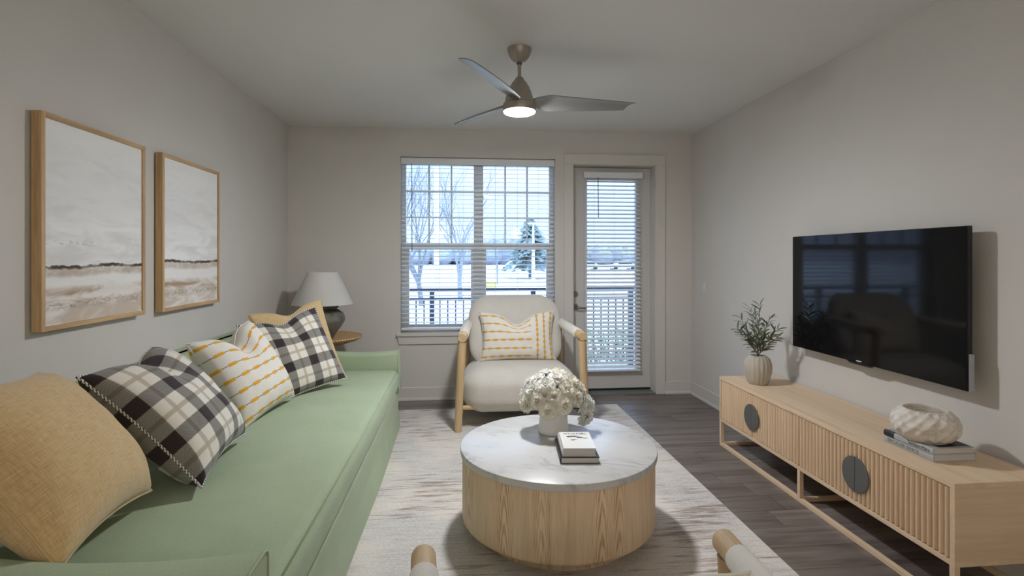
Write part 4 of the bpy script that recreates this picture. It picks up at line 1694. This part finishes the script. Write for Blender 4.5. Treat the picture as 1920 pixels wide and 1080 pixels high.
for yy in (KY0 + .001, 2.895, KY1 - PW - .001):
    MB().box(KX0 + .001 + PW, KX1 - .001 - PW, yy, yy + PW, 0.001, PW).build('cross_rail', M['oak_x'], cn, bevel=.001)

# stoneware vase with olive sprigs
PX, PY, PZ = 2.128, 3.60, .525


def rib(p, a, i):
    r = math.hypot(p[0], p[1])
    k = 1 + (.075 * (abs(math.cos(a * 9 + .55 * math.sin(p[2] * 52 + 2 * math.sin(a * 3)))) - .6) if 0 < i < 11 else 0)
    return (p[0] * k, p[1] * k, p[2])


tag(MB().lathe([(.0, 0), (.058, 0), (.066, .008), (.078, .04), (.090, .085), (.093, .12), (.090, .15), (.078, .182), (.062, .199), (.050, .205), (.045, .206), (.042, .200), (.046, .18), (.0, .17)], 104, (PX, PY, PZ), rib).build('ribbed_vase', M['stoneware'], org=(PX, PY, PZ), smooth=True, angle=60),
    'ribbed beige stoneware vase on the far end of the console', 'vase')
ol = MB()
ol.grid(2, 5, lambda u, v: ((u - .5) * .012 * math.sin((v * .94 + .03) * PI) ** .7, v * .062, .006 * math.sin(v * PI) - .004 * abs(u - .5)))
ol1 = ol.mesh('leaf', M['olive_leaf'], smooth=True)
ol2 = ol.mesh('leaf', M['olive_leaf2'], smooth=True)
rr = random.Random(5)
tips = [(.02, .01, .355), (-.12, .02, .27), (-.165, -.02, .19), (.09, .0, .26), (.135, -.02, .185), (-.06, -.07, .30), (.05, .08, .24), (-.11, -.05, .15), (.10, -.06, .13), (-.03, .05, .33), (.0, -.09, .22)]
for k, (dx, dy, dz) in enumerate(tips):
    lab = {0: 'tallest upright olive sprig in the ribbed vase', 2: 'olive sprig reaching furthest left from the ribbed vase', 4: 'olive sprig reaching furthest right from the ribbed vase'}.get(k)
    t = thing('olive_sprig', lab or 'grey green olive sprig filling the middle of the ribbed vase', 'sprig', (PX, PY, PZ + .02), None if lab else 'olive sprigs in the ribbed vase')
    b0 = Vector((PX - dx * .15, PY - dy * .15, PZ + .175))
    b1 = Vector((PX + dx * .25, PY + dy * .25, PZ + .206 + dz * .3))
    b2 = Vector((PX + dx * .65, PY + dy * .65, PZ + .206 + dz * .72))
    b3 = Vector((PX + dx, PY + dy, PZ + .206 + dz))
    path = []
    for i in range(13):
        f = i / 12
        path.append(b0 * (1 - f) ** 3 + b1 * 3 * f * (1 - f) ** 2 + b2 * 3 * f * f * (1 - f) + b3 * f ** 3)
    MB().tube(path, [.0022 - .0012 * i / 12 for i in range(13)], 5).build('twig', M['twig'], t, smooth=True)
    for i in range(3, 13):
        tan_ = (path[min(12, i + 1)] - path[i - 1]).normalized()
        for s_ in (-1, 1):
            if rr.random() < .12:
                continue
            sd = tan_.cross(Vector((rr.uniform(-.4, .4), -1, rr.uniform(-.3, .3)))).normalized() * s_
            dd = (tan_ * .9 + sd * rr.uniform(.5, 1.0) + Vector((0, rr.uniform(-.35, .35), 0))).normalized()
            lo = inst('leaf', ol1 if rr.random() < .6 else ol2, t, path[i])
            q = dd.to_track_quat('Y', 'Z').to_euler()
            lo.rotation_euler = (q.x, q.y + rr.uniform(-.8, .8), q.z)
            sc = rr.uniform(1.0, 1.5) * (1 - .25 * i / 12)
            lo.scale = (sc, sc, sc)

# books and bowl on the near end
bk3 = book('book', 'thick grey book at the bottom of the console book stack', (2.185, 2.272, .5255), .205, .275, .033, math.radians(0), M['book_grey'])
tm = text_mesh('title', 'BECAUSE SINCE', .020, M['ink_grey'])
o = inst('title', tm, bk3, (-.1063, .025, .0165), (PI / 2, 0, -PI / 2), (1.25, 1.1, 1))
bk4 = book('book', 'grey book with black cover panel directly under the bowl', (2.178, 2.268, .5588), .200, .270, .028, math.radians(0), M['book_grey'])
tm = text_mesh('title', 'Territori Mare', .020, M['ink'])
inst('title', tm, bk4, (-.1038, -.060, .014), (PI / 2, 0, -PI / 2), (1.0, 1.05, 1))
MB().box(-.060, .095, -.118, .118, .0280, .0284).build('cover_panel', M['book_black'], bk4)
MB().prism([(-.1002, .0), (-.1042, .006), (-.1050, .014), (-.1042, .022), (-.1002, .0283), (-.090, .0283), (-.090, .0279), (-.0995, .0279), (-.0995, .0)], 'Y', .075, .1352).build('spine_band', M['book_black'], bk4)
BX, BY, BZ = 2.160, 2.262, .5872


def dimple(p, a, i):
    """Scooped facets in staggered rows round the outside of the bowl."""
    z = p[2]
    r = math.hypot(p[0], p[1])
    if i < 2 or i > 40:
        return p
    best = 9
    for k in range(-1, 7):
        zc = .012 + .024 * k
        n = 17
        off = (k % 2) * PI / n
        j = round((a - off) * n / (2 * PI))
        da = a - off - j * 2 * PI / n
        jit = .18 * math.sin(j * 5.1 + k * 2.3)
        d = math.hypot(da * .125 + jit * .01, (z - zc - jit * .012))
        best = min(best, d)
    amp = -.0095 * max(0, 1 - (best / .021) ** 2)
    q = (r + amp) / r
    return (p[0] * q, p[1] * q, z)


prof = []
for k in range(41):
    f = k / 40
    th = -1.15 + 2.25 * f
    prof.append((.101 * math.cos(th) ** .75 + .036, .066 + .070 * math.sin(th) / math.sin(1.15)))
zmin = prof[0][1]
prof = [(0.0, 0.0)] + [(r, (z - zmin)) for (r, z) in prof]
rt, zt = prof[-1]
prof += [(rt - .008, zt + .001), (rt - .010, zt - .01), (rt + .022, zt - .05), (rt + .0, zt - .10), (.0, .02)]
tag(MB().lathe(prof, 136, (BX, BY, BZ), dimple).build('dimpled_bowl', M['bowl'], org=(BX, BY, BZ), smooth=True, angle=70),
    'squat off-white dimpled bowl sitting on the stacked books', 'bowl')

# ------------------------------------------------------------------ television
TVX = 2.330
tv = thing('television', 'large black flat television mounted on the right wall', 'television', (2.39, 2.862, .811))
MB().box(TVX + .004, TVX + .030, 2.219, 3.505, .811, 1.581).build('housing', M['tv_body'], tv, bevel=.003)
MB().box(TVX, TVX + .004, 2.221, 3.503, .815, 1.579).build('screen', M['tv_screen'], tv)
MB().box(TVX + .030, TVX + .075, 2.50, 3.22, .90, 1.40).build('rear_case', M['tv_body'], tv, bevel=.01)
MB().box(TVX + .075, XR - .001, 2.66, 3.06, .98, 1.32).build('wall_bracket', M['dark_metal'], tv)
MB().box(TVX + .008, TVX + .028, 2.209, 2.219, .812, .985).build('side_strip', M['silver'], tv)
cp = MB().prism([(2.78, .811), (2.80, .800), (2.96, .800), (2.98, .811)], 'X', TVX + .002, TVX + .02).build('sensor_lip', M['tv_body'], tv)
MB().box(TVX - .0012, TVX + .001, 2.862, 2.905, .8195, .8265).build('badge', M['badge'], tv)

# light switch on the right wall
sw = thing('light_switch', 'white light switch plate on the right wall by the door corner', 'light switch', (XR, 5.05, 1.085))
MB().box(XR - .006, XR, 5.015, 5.085, 1.085, 1.20).build('plate', M['trim'], sw, bevel=.003)
MB().box(XR - .010, XR - .006, 5.032, 5.068, 1.110, 1.175).build('rocker', M['vinyl'], sw, bevel=.002)
